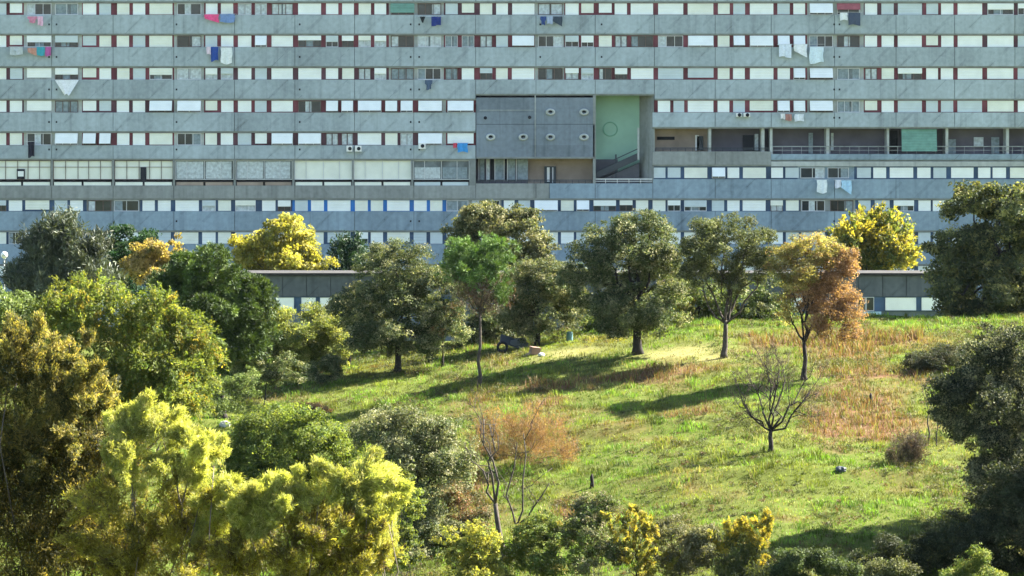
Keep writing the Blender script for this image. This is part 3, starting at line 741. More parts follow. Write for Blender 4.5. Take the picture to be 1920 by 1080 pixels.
# ------------------------------------------------------------------ grass
GL = leafmat('grass_blade', .34, .6, .2, (1.15, 1.15, .55))
def grass(name, n_tuft, per, seed, hfun, cfun, keep):
    r = np.random.default_rng(seed)
    px = r.uniform(-420, 2420, n_tuft); Yt = 138 + (226 - 138) * r.random(n_tuft)
    X = (px - 960) * Yt / F
    k = keep(X, Yt, r); X, Yt = X[k], Yt[k]
    Xb = np.repeat(X, per) + r.normal(0, .13, len(X) * per); Yb = np.repeat(Yt, per) + r.normal(0, .13, len(X) * per)
    Zb = ground_z(Xb, Yb) - .02
    n = len(Xb); h = hfun(Xb, Yb, r) ; ang = r.uniform(0, 2 * math.pi, n); lean = r.uniform(.1, .75, n) * h
    wd = (.010 + .026 * r.random(n)) * (.6 + .6 * h)
    base = np.stack([Xb, Yb, Zb], 1); t = np.stack([np.cos(ang), np.sin(ang), 0 * ang], 1)
    a2 = r.uniform(0, math.pi, n); s = np.stack([np.cos(a2), np.sin(a2), 0 * a2], 1)
    mid = base + t * lean[:, None] * .35 + np.array([0, 0, 1]) * (h * .6)[:, None]
    tip = base + t * lean[:, None] + np.array([0, 0, 1]) * h[:, None]
    V = np.empty((n, 5, 3)); V[:, 0] = base - s * wd[:, None]; V[:, 1] = base + s * wd[:, None]
    V[:, 2] = mid + s * wd[:, None] * .7; V[:, 3] = mid - s * wd[:, None] * .7; V[:, 4] = tip
    o4 = np.arange(n)[:, None] * 5 + np.array([0, 1, 2, 3]); o3 = np.arange(n)[:, None] * 5 + np.array([3, 2, 4])
    c = LF * cfun(Xb, Yb, r); c = c * r.uniform(.65, 1.4, n)[:, None]
    o = raw(name, V.reshape(-1, 3), [o4, o3], GL, fcol=np.concatenate([c, c]))
    return tag(o, kind='stuff')
def gcol(X, Y, r):
    d = dryness(X, Y); n = fbm2(X, Y, 2.2, 1.1)
    c = lerp(np.broadcast_to(GREEN, (len(X), 3)), LUSH * 1.15, sstep(.36, .58, n)); c = lerp(c, YELC, np.clip(fld(YEL, X, Y) * 1.2, 0, 1))
    tan = sstep(.53, .68, fbm2(X, Y * .6, 4.5, 13.0, 4)); cl = fbm2(X, Y, .8, 17.0, 2)
    c = lerp(c, STRAW * np.array([.95, .92, 1.1]), (r.random(len(X)) < .08 + .25 * d + .5 * tan) * .75)
    c = c * (.5 + 1.0 * sstep(.32, .68, cl))[:, None]
    return lerp(c, DRYC, np.clip(d * 1.2, 0, 1) * (r.random(len(X)) < .6))
grass('grass', 128000, 5, 11, lambda X, Y, r: (.04 + (.04 + .24 * sstep(.48, .74, fbm2(X, Y, .9, 2.2, 2)) + .10 * fbm2(X, Y, 4.0, 6.2)) * r.uniform(.4, 1.3, len(X))) * (1 - .6 * np.clip(fld(BARE, X, Y) * 1.3, 0, 1)), gcol, lambda X, Y, r: r.random(len(X)) > .45 * fld(BARE, X, Y))
grass('dry_grass', 66000, 6, 12, lambda X, Y, r: .12 + (.42 + .35 * sstep(188, 204, Y)) * dryness(X, Y) * r.uniform(.2, 1.2, len(X)), lambda X, Y, r: lerp(lerp(np.broadcast_to(DRYC, (len(X), 3)), STRAW, r.random(len(X)) ** 2 * .7), GREEN, (r.random(len(X)) < .3) * .8),
      lambda X, Y, r: r.random(len(X)) < np.clip(dryness(X, Y) - .08, 0, 1) * .75)

# ------------------------------------------------------------------ foliage
LM = {'broad': leafmat('broad_leaf', .3, .65, .15, (1.2, 1.25, .6)), 'bright': leafmat('thin_bright_leaf', .5, .6, .2), 'needle': leafmat('needle_leaf', .18, .55, .25)}
BARK = mat('grey_brown_bark', (.06, .05, .042), .95, .4, 5.0, bump=.5)
BARK_D = mat('dark_bark', (.026, .022, .021), .95, .4, 5.0, bump=.5)
TWIG = mat('reddish_twigs', (.085, .056, .046), .9)
BARK_P = mat('pale_bark', (.13, .11, .09), .95, .3, 5.0, bump=.4)

def unit(v): return v / (np.linalg.norm(v, axis=-1, keepdims=True) + 1e-9)
def crown(name, blobs, n_leaf, leaf, rc, cols, style, lm, parent, org, seed, gap=.4, gscale=1.0, per=40, shell=.55, bright=1.0, head=.6):
    """blobs: (x, y, z, rx, ry, rz) ellipsoids in metres; leaf (length, width); rc clump radius"""
    r = np.random.default_rng(seed)
    B = np.array(blobs, float); A = B[:, 3] * B[:, 5] + .3 * B[:, 4] * B[:, 5]
    fine = .84 if style == 'leaf' else 1.0; n_leaf = n_leaf * 1.9 / fine ** 1.7; leaf = (leaf[0] * 1.05 * fine, leaf[1] * 1.25 * fine); 
    nc = max(8, int(n_leaf / per))
    # every mass of the crown is a heap of smaller leaf heads with gaps between them
    sb = []
    for k in range(len(B)):
        R_ = B[k, 3:]; rs = np.clip(.36 * R_.mean(), head * .6, head * 1.5); ns = int(np.clip(2.1 * (R_[0] * R_[2]) / rs ** 2, 4, 22))
        v = unit(r.normal(size=(ns, 3)) + np.array([0, -.15, .12])); q = B[k, :3] + v * R_ * r.uniform(.5, 1.12, ns)[:, None]
        for t in range(ns): sb.append((*q[t], rs * r.uniform(.5, 1.5), k))
    sb = np.array(sb); A2 = sb[:, 3] ** 2
    ws = r.choice(len(sb), nc, p=A2 / A2.sum()); u = unit(r.normal(size=(nc, 3)) + np.array([0, 0, .25]))
    rad = 1 - .5 * r.random(nc) ** 1.5; rad *= .85 + .35 * vnoise(u * 2.3 + ws[:, None] * 7.7 + seed)
    C = sb[ws, :3] + u * (sb[ws, 3] * rad)[:, None] * np.array([1.08, 1.08, .8])
    if style == 'plume':
        dv = unit(unit(sb[:, :3] - B[sb[:, 4].astype(int), :3]) * .75 + np.array([0, 0, .75]) + r.normal(size=(len(sb), 3)) * .35)[ws]
        tt = r.random(nc) ** .8; wv = unit(r.normal(size=(nc, 3)))
        C = sb[ws, :3] + dv * ((tt * 2.1 - .6) * sb[ws, 3])[:, None] + wv * (sb[ws, 3] * .55 * (1.05 - tt))[:, None] + np.array([0, 0, -.5]) * ((tt ** 3) * sb[ws, 3])[:, None]
        u = unit(wv + dv * .6)
    inn = r.random(nc) < .14; kk = sb[ws, 4].astype(int); w_ = unit(r.normal(size=(nc, 3))) * (r.random(nc) ** .5 * .75)[:, None]
    C[inn] = (B[kk, :3] + w_ * B[kk, 3:])[inn]
    keep = vnoise(C / (gscale * .8) + seed * 1.3) > gap * (.92 if style == 'leaf' else .8)
    C, u, ws = C[keep], u[keep], ws[keep]; nc = len(C); hv = r.uniform(.78, 1.25, len(sb))[ws]
    cs = r.uniform(.6, 1.35, nc)
    wts = np.array([c[1] for c in cols], float); pal = np.array([c[0] for c in cols], float)
    pick = r.choice(len(pal), nc, p=wts / wts.sum())
    cn = vnoise(C / (gscale * 1.4) + 31.7 + seed)
    cmul = (.72 + .56 * cn) * hv
    n = nc * per; ci = np.repeat(np.arange(nc), per)
    if style == 'needle':
        ax_ = unit(u[ci] * .9 + np.array([0, 0, .35]) + r.normal(size=(n, 3)) * .75)
        p = C[ci] + ax_ * (rc * cs[ci] * r.uniform(.2, 1, n))[:, None]; T = ax_
    elif style in ('spray', 'plume'):
        d = unit(u * .7 + np.array([0, 0, .75]) + r.normal(size=(nc, 3)) * .45) if style == 'spray' else unit(dv[keep] + r.normal(size=(nc, 3)) * .4); k = r.random(n) - .25
        p = C[ci] + d[ci] * (k * rc * (2.6 if style == 'spray' else 1.5) * cs[ci])[:, None] + r.normal(size=(n, 3)) * (rc * (.3 if style == 'spray' else .2))
        T = unit(d[ci] + r.normal(size=(n, 3)) * .5)
    elif style == 'droop':
        d = unit(u * .8 + np.array([0, 0, -.15]) + r.normal(size=(nc, 3)) * .35); k = r.random(n) - .3
        p = C[ci] + d[ci] * (k * rc * 2.6)[:, None] + r.normal(size=(n, 3)) * (rc * .22) + np.array([0, 0, -1.0]) * (np.clip(k, 0, 1) ** 2 * rc * 1.2)[:, None]
        T = unit(d[ci] + r.normal(size=(n, 3)) * .55)
    else:
        g = r.normal(size=(n, 3)); g = unit(g) * (r.random(n) ** .4)[:, None]
        p = C[ci] + g * (rc * cs[ci])[:, None] * np.array([1, 1, .72]); T = unit(r.normal(size=(n, 3)))
    Nn = unit(r.normal(size=(n, 3)) * .5 + u[ci] * 1.0 + np.array([0, 0, .3])); Bt = unit(np.cross(T, Nn))
    s = r.uniform(.65, 1.3, n)[:, None]; L_, W_ = leaf
    Vv = np.empty((n, 4, 3)); fold = unit(np.cross(Bt, T)) * W_ * .18
    Vv[:, 0] = p - T * s * L_ / 2; Vv[:, 1] = p + Bt * s * W_ / 2 + fold; Vv[:, 2] = p + T * s * L_ / 2; Vv[:, 3] = p - Bt * s * W_ / 2 + fold
    lp = np.where(r.random(n) < .2, r.choice(len(pal), n, p=wts / wts.sum()), pick[ci])
    c = .92 * pal[lp] * (cmul[ci] * r.uniform(.7, 1.3, n))[:, None] * bright
    return raw(name, Vv.reshape(-1, 3), [np.arange(n * 4).reshape(n, 4)], LM[lm], parent, org, fcol=np.clip(c, 0, .9))

def bend(a, b, k, r, amp):
    t = np.linspace(0, 1, k)[:, None]; a, b = np.array(a, float), np.array(b, float); L = np.linalg.norm(b - a)
    off = r.normal(size=(k, 3)) * amp * L; off[0] = off[-1] = 0
    mid = np.array([0, 0, -.06 * L]) * np.sin(t * math.pi)
    return a + (b - a) * t + off + mid
def limbs(base, fork, tips, r0, seed, twigs=3, trunk_tip=None):
    r = np.random.default_rng(seed); mb = MB(); base = np.array(base, float); fork = np.array(fork, float)
    H = np.linalg.norm(fork - base); pts = bend(base - [0, 0, .15], fork, 6, r, .012); rad = np.linspace(1.0, .62, 6) * r0; rad[0] *= 1.55; rad[1] *= 1.08
    mb.tube(pts, rad, 10)
    for t in tips:
        t = np.array(t, float); st = fork + (base - fork) * r.uniform(0, .12)
        q = bend(st, t, 6, r, .05); R0 = r0 * r.uniform(.34, .52)
        mb.tube(q, np.linspace(R0, max(.015, R0 * .18), 6), 6)
        for _ in range(twigs):
            k = r.uniform(.35, .95); s = q[0] + (q[-1] - q[0]) * k; idx = min(4, int(k * 5)); s = q[idx] + (q[idx + 1] - q[idx]) * (k * 5 - idx)
            e = s + unit(unit(t - fork) * .7 + r.normal(size=3) * .6 + np.array([0, 0, .25])) * min(1.1, np.linalg.norm(t - st)) * r.uniform(.25, .5)
            mb.tube(bend(s, e, 4, r, .06), np.linspace(R0 * .35, .01, 4), 5)
    return mb

def tree(name, label, cat, base_px, Yd, blobs, n_leaf, leaf, rc, cols, style='leaf', lm='broad', bark=None, fork=.45, r0=.16, seed=1, group=None, gap=.4, gscale=1.0, per=40, shell=.55, depth=1.2, twigs=3, trunk=True, sub=None, bright=1.0, spread=.5, head=None):
    """base_px: picture position of the foot on the hill (or x only, with Yd given); blobs in picture units"""
    r = np.random.default_rng(seed + 100)
    if Yd is None: b = hit(*base_px); Yd = b[1]
    else:
        if Yd < 0: Yd = hit(base_px[0], -Yd)[1]
        X = (base_px[0] - 960) * Yd / F; b = np.array([X, Yd, float(ground_z(X, Yd))])
    k = Yd / F; W = []
    for t in blobs:
        x, y, rx, ry = t[:4]; dy = t[4] if len(t) > 4 else r.uniform(-spread, spread) * rx * k
        p = P(x, y, Yd); W.append((p[0], Yd + dy, p[2], rx * k, (rx + ry) / 2 * k * depth, ry * k))
    head = head or np.clip(.0034 * Yd, .25, .75)
    e = empty(name, b, label, cat, group)
    top = np.array([np.mean([q[0] for q in W]), Yd, max(q[2] + q[5] for q in W)])
    fk = b + (top - b) * fork; fk[0] = b[0] * (1 - fork * .6) + top[0] * fork * .6
    if trunk:
        tips = [np.array(q[:3]) + np.array([0, 0, q[5] * .1]) for q in W]
        limbs(b, fk, tips, r0, seed, twigs).build('trunk', bark or BARK, e, b, smooth=True)
    crown('crown', W, n_leaf, leaf, rc, cols, style, lm, e, b, seed, gap, gscale, per, shell, bright, head)
    if sub:
        for nm, bl, nl, lf, rcc, cl, stl in sub:
            W2 = []
            for (x, y, rx, ry) in bl:
                p = P(x, y, Yd); W2.append((p[0], Yd + r.uniform(-.3, .3) * rx * k, p[2], rx * k, (rx + ry) / 2 * k, ry * k))
            crown(nm, W2, nl, lf, rcc, cl, stl, lm, e, b, seed + 5, gap, gscale, 24, .8)
    return e

OAK = [((.078, .104, .046), 4), ((.15, .172, .08), 3), ((.045, .064, .034), 1.4), ((.28, .275, .155), 1.8)]  # palest tone paints glossy leaf highlights into the crown
OLIVE = [((.14, .145, .07), 3), ((.24, .225, .115), 2), ((.07, .085, .04), 2)]
ASH = [((.13, .17, .04), 3), ((.19, .21, .055), 2), ((.09, .13, .035), 2), ((.28, .23, .05), .5)]
YELLOW = [((.36, .34, .07), 3), ((.28, .29, .07), 2), ((.44, .40, .13), 1.2), ((.15, .16, .045), 1)]
PINE = [((.06, .10, .022), 3), ((.10, .15, .035), 2), ((.032, .056, .02), 2)]
CEDAR = [((.075, .095, .06), 3), ((.11, .125, .075), 1.5), ((.05, .07, .05), 2)]
DARKG = [((.02, .05, .022), 3), ((.03, .065, .025), 2)]
ORANGE = [((.38, .22, .04), 3), ((.30, .20, .05), 2), ((.16, .15, .04), 1)]
GOLD = [((.22, .195, .065), 3), ((.35, .295, .10), 1.6), ((.125, .13, .05), 3), ((.06, .072, .032), 2)]
LIME = [((.41, .43, .12), 3), ((.33, .37, .10), 3), ((.52, .50, .20), 1.5), ((.19, .22, .065), 1.6)]
RUST = [((.29, .165, .095), 3), ((.37, .24, .13), 2), ((.2, .13, .08), 2)]
BUSHG = [((.12, .165, .05), 3), ((.17, .21, .07), 2), ((.07, .10, .04), 1.5)]
GREY = [((.17, .165, .085), 3), ((.11, .115, .06), 2), ((.22, .20, .12), 1.5)]

# --- beyond the crest, before the block
tree('cedar_tree', 'blue green cedar with feathery pointed top beside the street lamp', 'cedar', (118, 0), 232, [(120, 425, 16, 24), (116, 452, 32, 26), (112, 475, 46, 30), (128, 505, 66, 34), (100, 530, 62, 34), (150, 545, 48, 30), (60, 550, 34, 28), (170, 480, 22, 22), (75, 470, 24, 26)], 26000, (.42, .07), .55, CEDAR, 'spray', 'needle', BARK_D, .3, .25, 21, gap=.32, gscale=1.1, per=30)
tree('evergreen_tree', 'dark rounded evergreen between the blue green cedar and an orange leaved tree', 'evergreen tree', (242, 0), 258, [(245, 460, 44, 28), (220, 495, 32, 34), (265, 480, 34, 34), (240, 530, 40, 40)], 9000, (.30, .14), .5, DARKG, 'leaf', 'broad', BARK_D, .35, .2, 22, gap=.25)
tree('autumn_tree', 'orange leaved tree left of the stone pine, in front of the block', 'tree', (285, 0), 245, [(275, 480, 34, 24), (305, 465, 30, 22), (250, 500, 24, 22), (285, 510, 40, 26), (320, 480, 20, 20)], 7000, (.26, .15), .42, [((.38, .30, .12), 3), ((.31, .25, .10), 2), ((.17, .16, .06), 1.3)], 'leaf', 'bright', BARK, .4, .12, 23, gap=.42, gscale=.8)
tree('autumn_tree', 'bright yellow round tree rising above the annex roof', 'tree', (535, 0), 274, [(530, 440, 44, 34), (490, 465, 42, 34), (565, 470, 40, 34), (530, 495, 70, 34), (590, 500, 32, 24), (475, 500, 38, 34), (460, 470, 28, 26), (545, 520, 60, 30)], 13000, (.30, .17), .5, YELLOW, 'leaf', 'bright', BARK, .4, .18, 24, gap=.34, gscale=.9)
tree('conifer', 'small dark cone shaped evergreen right of the bright yellow tree', 'conifer', (652, 0), 276, [(655, 470, 22, 18), (652, 492, 34, 26), (650, 525, 38, 34)], 6500, (.28, .1), .42, DARKG, 'spray', 'needle', BARK_D, .3, .15, 25, gap=.25)
tree('autumn_tree', 'yellow and green tree with upright branches behind the right annex roof', 'tree', (1640, 0), 275, [(1595, 440, 32, 26), (1645, 428, 36, 26), (1682, 455, 30, 30), (1620, 465, 52, 36), (1655, 480, 50, 36), (1590, 460, 30, 34), (1635, 510, 40, 30)], 14000, (.30, .15), .5, [((.33, .29, .06), 3), ((.21, .22, .06), 2), ((.10, .13, .045), 3)], 'spray', 'bright', BARK_D, .45, .2, 26, gap=.36, gscale=1.0, twigs=4)
tree('stone_pine', 'tall dense dark pine at the right edge with lit tips painted as yellow leaves', 'pine', (1850, 0), 226, [(1880, 365, 60, 28, -1), (1830, 385, 44, 34, 1), (1900, 410, 62, 40), (1800, 460, 52, 36), (1870, 470, 70, 44), (1780, 500, 42, 34), (1850, 530, 76, 48), (1930, 520, 60, 60), (1815, 570, 50, 40), (1900, 590, 70, 44), (1945, 440, 50, 60), (1765, 548, 26, 24, -2)], 42000, (.30, .13), .5, [((.055, .07, .034), 4), ((.11, .125, .05), 2.5), ((.25, .24, .09), 1.8)], 'leaf', 'broad', BARK_D, .3, .35, 27, gap=.42, gscale=1.3)  # palest tone imitates sunlit leaves, scattered at random
tree('olive_tree', 'tall olive grey oak standing behind the small stone pine', 'oak', (930, 0), 224, [(925, 415, 52, 28), (870, 435, 40, 34), (985, 430, 42, 34), (930, 455, 60, 34), (985, 470, 40, 36), (880, 475, 44, 30)], 17000, (.22, .12), .42, OLIVE, 'leaf', 'broad', BARK_D, .45, .25, 28, gap=.36, gscale=1.1)
tree('oak_tree', 'small olive bush tree in front of the left annex windows', 'tree', (655, 0), 214, [(655, 565, 34, 26), (680, 600, 40, 34), (640, 595, 30, 30)], 6500, (.2, .11), .4, OLIVE, 'leaf', 'broad', BARK_D, .4, .12, 29, gap=.34)
for i, (x, Y, bl, cl, lab) in enumerate((
    (1245, 217, [(1240, 580, 50, 44), (1270, 560, 34, 38), (1250, 615, 50, 30), (1230, 630, 40, 20)], OLIVE + ASH, 'low yellow green bush tree right of the largest oak'),
    (1310, 219, [(1300, 585, 50, 46), (1335, 600, 50, 40), (1315, 550, 40, 40), (1280, 615, 40, 28), (1350, 560, 34, 40)], BUSHG + OLIVE[:1], 'green bush filling the gap behind the open branched oak'),
    (1420, 220, [(1405, 590, 40, 48), (1445, 565, 40, 46), (1425, 615, 50, 28), (1385, 610, 40, 32), (1460, 600, 30, 40)], OAK + BUSHG, 'dark green bush left of the orange brown tree'),
    (930, 219, [(930, 615, 44, 44), (880, 630, 34, 34), (960, 630, 34, 30), (905, 590, 34, 34)], OAK, 'dark undergrowth behind the scrap pile, between two trunks'),
    (1135, 219, [(1120, 612, 24, 18), (1150, 618, 30, 18)], BUSHG, 'small green bush on the crest between two oaks'))):
    tree('bush', lab, 'bush', (x, 0), Y, bl, 8000, (.2, .11), .4, cl, 'leaf', 'broad', BARK_D, .3, .08, 40 + i, gap=.34)
tree('tree', 'pale green bush at the left edge below the cedar', 'bush', (30, 0), 190, [(20, 590, 50, 40), (70, 600, 46, 36), (-30, 580, 50, 50), (40, 640, 60, 40)], 13000, (.2, .09), .42, BUSHG, 'leaf', 'broad', BARK, .35, .12, 46, gap=.33)

# --- on the hill
PT = [(385, 500, 60, 34), (325, 530, 60, 42), (440, 552, 52, 44), (395, 560, 92, 50), (330, 580, 50, 40), (470, 590, 44, 50), (420, 630, 70, 60), (380, 650, 60, 50)]
tree('stone_pine', 'broad rounded dark green stone pine at left, behind a feathery ash', 'pine', (415, 0), 196, PT, 100000, (.20, .045), .34, PINE, 'needle', 'needle', BARK_D, .4, .3, 50, gap=.05, gscale=1.2, per=44, head=.8, depth=1.0)
tree('ash_tree', 'large feathery yellow green ash in front of the stone pine', 'ash', (250, 0), 160, [(200, 560, 74, 40), (300, 590, 66, 42), (240, 620, 90, 50), (340, 640, 66, 46), (150, 610, 66, 50), (200, 680, 90, 50), (310, 700, 72, 48), (365, 680, 46, 40), (110, 570, 34, 30), (270, 740, 90, 40), (180, 745, 70, 40), (350, 735, 46, 40)], 56000, (.15, .06), .34, ASH, 'droop', 'bright', BARK, .4, .2, 51, gap=.38, gscale=.9, per=44)
tree('bush', 'round pale yellow green bush between the stone pine and the dark oak', 'bush', (560, 0), 212, [(590, 622, 58, 36), (560, 660, 50, 38), (622, 650, 34, 38), (600, 690, 54, 26), (530, 620, 30, 44), (490, 630, 38, 54), (455, 660, 40, 44), (500, 690, 50, 30), (440, 690, 30, 30)], 30000, (.14, .08), .34, [((.19, .225, .07), 3), ((.30, .31, .12), 1.5), ((.11, .145, .05), 2)], 'leaf', 'bright', BARK, .3, .08, 52, gap=.3, gscale=.8)
tree('small_tree', 'small dark leaved tree with thin bent trunk at the left foot of the meadow', 'tree', (495, 762), None, [(520, 690, 34, 22), (500, 705, 26, 22), (545, 700, 26, 22), (470, 712, 22, 16)], 5000, (.12, .06), .25, OAK, 'leaf', 'broad', BARK_D, .5, .05, 53, gap=.4, gscale=.6)
tree('bush', 'dark green bush at the right foot of the pale yellow bush', 'bush', (630, 715), None, [(630, 690, 24, 26), (610, 705, 30, 18)], 4000, (.12, .06), .25, OAK, 'leaf', 'broad', BARK_D, .2, .05, 54, gap=.3, gscale=.6)
tree('oak_tree', 'broad dark oak left of the slim stone pine, its lower leaves near the grass', 'oak', (745, 697), None, [(750, 490, 54, 32), (700, 515, 40, 36), (795, 515, 40, 38), (745, 545, 78, 46), (690, 580, 54, 44), (790, 585, 46, 50), (730, 620, 76, 42), (675, 630, 38, 34), (790, 640, 36, 28)], 36000, (.14, .075), .34, OAK, 'leaf', 'broad', BARK_D, .38, .22, 55, gap=.36, gscale=1.0)
tree('small_tree', 'slim dark young oak between the broad oak and the slim stone pine', 'oak', (829, 688), None, [(830, 555, 26, 40), (845, 600, 30, 40), (815, 620, 28, 32), (860, 560, 26, 40)], 9000, (.13, .07), .3, OAK + [((.2, .13, .07), .8)], 'leaf', 'broad', BARK_D, .45, .07, 56, gap=.38, gscale=.7)
tree('stone_pine', 'slim small stone pine with bright green cap and brown dead lower twigs', 'pine', (898, 728), None, [(895, 470, 46, 22), (868, 482, 32, 26), (932, 480, 30, 28), (900, 498, 60, 26), (930, 512, 30, 28), (855, 510, 24, 20), (940, 545, 16, 26)], 19000, (.18, .03), .3, [((.085, .16, .035), 3), ((.13, .21, .05), 2), ((.055, .11, .03), 2)], 'needle', 'needle', BARK, .55, .12, 57, gap=.34, gscale=.8, twigs=5,
     sub=[('dead_twigs', [(885, 530, 46, 26), (915, 550, 36, 30), (890, 565, 34, 26), (925, 575, 20, 20), (870, 545, 26, 20)], 3800, (.24, .022), .34, [((.11, .08, .06), 3), ((.17, .095, .06), 2), ((.08, .07, .05), 2), ((.07, .10, .035), 1)], 'spray')])
tree('oak_tree', 'round olive oak right of the slim stone pine, over the scrap pile', 'oak', (1008, 648), None, [(1020, 500, 48, 28), (985, 530, 44, 36), (1055, 530, 44, 36), (1010, 560, 70, 42), (1075, 580, 40, 40), (970, 590, 34, 40), (1030, 610, 60, 28), (945, 600, 26, 34)], 27000, (.15, .08), .36, OAK + OLIVE[:2], 'leaf', 'broad', BARK_D, .36, .2, 58, gap=.36, gscale=1.0)
tree('oak_tree', 'largest dark oak in the middle of the crest with a thick dark trunk', 'oak', (1196, 664), None, [(1215, 425, 44, 30), (1165, 440, 44, 36), (1240, 465, 44, 44), (1125, 470, 46, 40), (1185, 495, 84, 52), (1110, 520, 44, 40), (1250, 530, 40, 50), (1160, 560, 66, 46), (1225, 580, 60, 44), (1130, 590, 42, 36), (1190, 610, 60, 22)], 44000, (.15, .08), .36, OAK, 'leaf', 'broad', BARK_D, .42, .3, 59, gap=.38, gscale=1.1)
tree('oak_tree', 'lighter olive oak with open forked branches and flared trunk', 'oak', (1358, 671), None, [(1355, 435, 46, 28), (1310, 460, 40, 36), (1405, 450, 40, 32), (1350, 490, 60, 42), (1420, 500, 34, 32), (1300, 510, 30, 40), (1380, 530, 40, 28), (1445, 480, 26, 24)], 21000, (.15, .07), .36, [((.10, .115, .05), 3), ((.15, .155, .07), 2), ((.06, .075, .035), 2)], 'leaf', 'broad', BARK, .27, .2, 60, gap=.42, gscale=.9, twigs=5)
tree('dying_tree', 'orange brown half dead oak with bare crooked lower branches', 'tree', (1508, 712), None, [(1520, 468, 52, 24), (1478, 490, 36, 30), (1500, 520, 42, 36), (1540, 490, 34, 24), (1475, 575, 12, 30)], 12000, (.13, .06), .32, [((.33, .30, .13), 3), ((.19, .19, .08), 3), ((.26, .19, .10), 2)], 'leaf', 'bright', BARK_D, .28, .17, 61, gap=.36, gscale=.8, twigs=4, sub=[('rust_foliage', [(1570, 500, 32, 34), (1582, 545, 22, 48), (1555, 590, 46, 36), (1590, 612, 20, 26), (1525, 560, 34, 36)], 16000, (.13, .06), .32, [((.25, .15, .10), 3), ((.34, .22, .145), 2), ((.16, .11, .08), 2)], 'leaf')])
tree('bush', 'dark rounded mound of shrub near the top right of the meadow', 'bush', (1752, 692), None, [(1750, 668, 50, 18), (1720, 676, 34, 14), (1785, 678, 34, 14)], 9000, (.13, .05), .28, [((.055, .06, .04), 3), ((.085, .08, .05), 2), ((.045, .06, .035), 2)], 'leaf', 'broad', BARK_D, .2, .05, 62, gap=.2)
tree('bush', 'dark brown dead shrub near the thin saplings at right', 'bush', (1693, 872), None, [(1695, 850, 34, 20), (1675, 858, 22, 14), (1715, 845, 20, 22)], 5500, (.11, .03), .24, [((.07, .06, .05), 3), ((.12, .08, .06), 2)], 'spray', 'broad', BARK_D, .2, .03, 63, gap=.3, gscale=.6)
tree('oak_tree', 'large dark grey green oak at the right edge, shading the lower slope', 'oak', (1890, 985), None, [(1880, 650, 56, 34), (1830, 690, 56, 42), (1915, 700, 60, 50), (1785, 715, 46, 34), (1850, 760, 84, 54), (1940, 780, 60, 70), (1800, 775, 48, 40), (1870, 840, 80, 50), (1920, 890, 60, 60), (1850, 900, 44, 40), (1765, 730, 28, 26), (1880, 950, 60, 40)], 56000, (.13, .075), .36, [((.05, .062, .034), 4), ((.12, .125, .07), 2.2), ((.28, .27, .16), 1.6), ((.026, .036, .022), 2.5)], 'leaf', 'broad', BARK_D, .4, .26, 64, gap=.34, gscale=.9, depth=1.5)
tree('oak_tree', 'dark oak at the right edge, enlarged out of view to cast shade, behind the yellow green shrub tip', 'oak', (2000, 0), -1075, [(2130, 800, 110, 70), (2030, 800, 80, 50), (2060, 850, 130, 90), (1960, 880, 80, 70), (2120, 930, 120, 90), (1925, 970, 76, 56), (1870, 1030, 56, 40), (1825, 1045, 56, 34), (1770, 1070, 50, 24), (1890, 930, 50, 50), (2000, 1000, 110, 70), (1920, 1060, 80, 40)], 52000, (.15, .08), .4, [((.035, .045, .022), 4), ((.06, .065, .035), 2), ((.10, .10, .055), .5)], 'leaf', 'broad', BARK_D, .3, .22, 65, gap=.22, gscale=.8, depth=1.4)  # crown enlarged past the frame edge to throw shade on the slope
# --- lower slope
tree('bush', 'bright green bushy tree right of the lime feathery tree', 'bush', (530, 0), -950, [(520, 795, 62, 32), (590, 815, 66, 40), (460, 825, 50, 40), (530, 860, 90, 46), (630, 845, 46, 40), (560, 900, 70, 40), (450, 880, 40, 44), (640, 900, 40, 34)], 36000, (.14, .07), .34, [((.15, .205, .05), 3), ((.21, .25, .075), 2), ((.08, .125, .04), 2)], 'leaf', 'bright', BARK, .3, .1, 66, gap=.34, gscale=.8)
tree('oak_tree', 'dark olive scrub oak in the lower middle with a deep shadowed foot', 'oak', (775, 0), -1040, [(760, 780, 60, 28), (820, 800, 50, 34), (715, 810, 46, 36), (780, 840, 80, 42), (845, 850, 44, 40), (750, 890, 60, 40), (820, 900, 54, 36), (770, 950, 54, 44), (800, 1000, 50, 40), (760, 1040, 50, 40)], 42000, (.13, .07), .33, OAK + [((.24, .235, .14), 3), ((.15, .16, .08), 3)], 'leaf', 'broad', BARK_D, .35, .13, 67, gap=.36, gscale=.8)
tree('bush', 'rust red dry bush in the middle of the lower meadow', 'bush', (975, 0), -878, [(960, 825, 70, 26), (1020, 820, 56, 30), (915, 845, 40, 22), (1000, 855, 70, 20), (940, 800, 40, 22), (1060, 845, 34, 20)], 9000, (.22, .016), .36, [((.22, .12, .075), 3), ((.27, .17, .10), 2), ((.13, .085, .06), 2), ((.19, .17, .08), 1)], 'spray', 'bright', BARK_D, .2, .03, 68, gap=.3, gscale=.7, trunk=True)
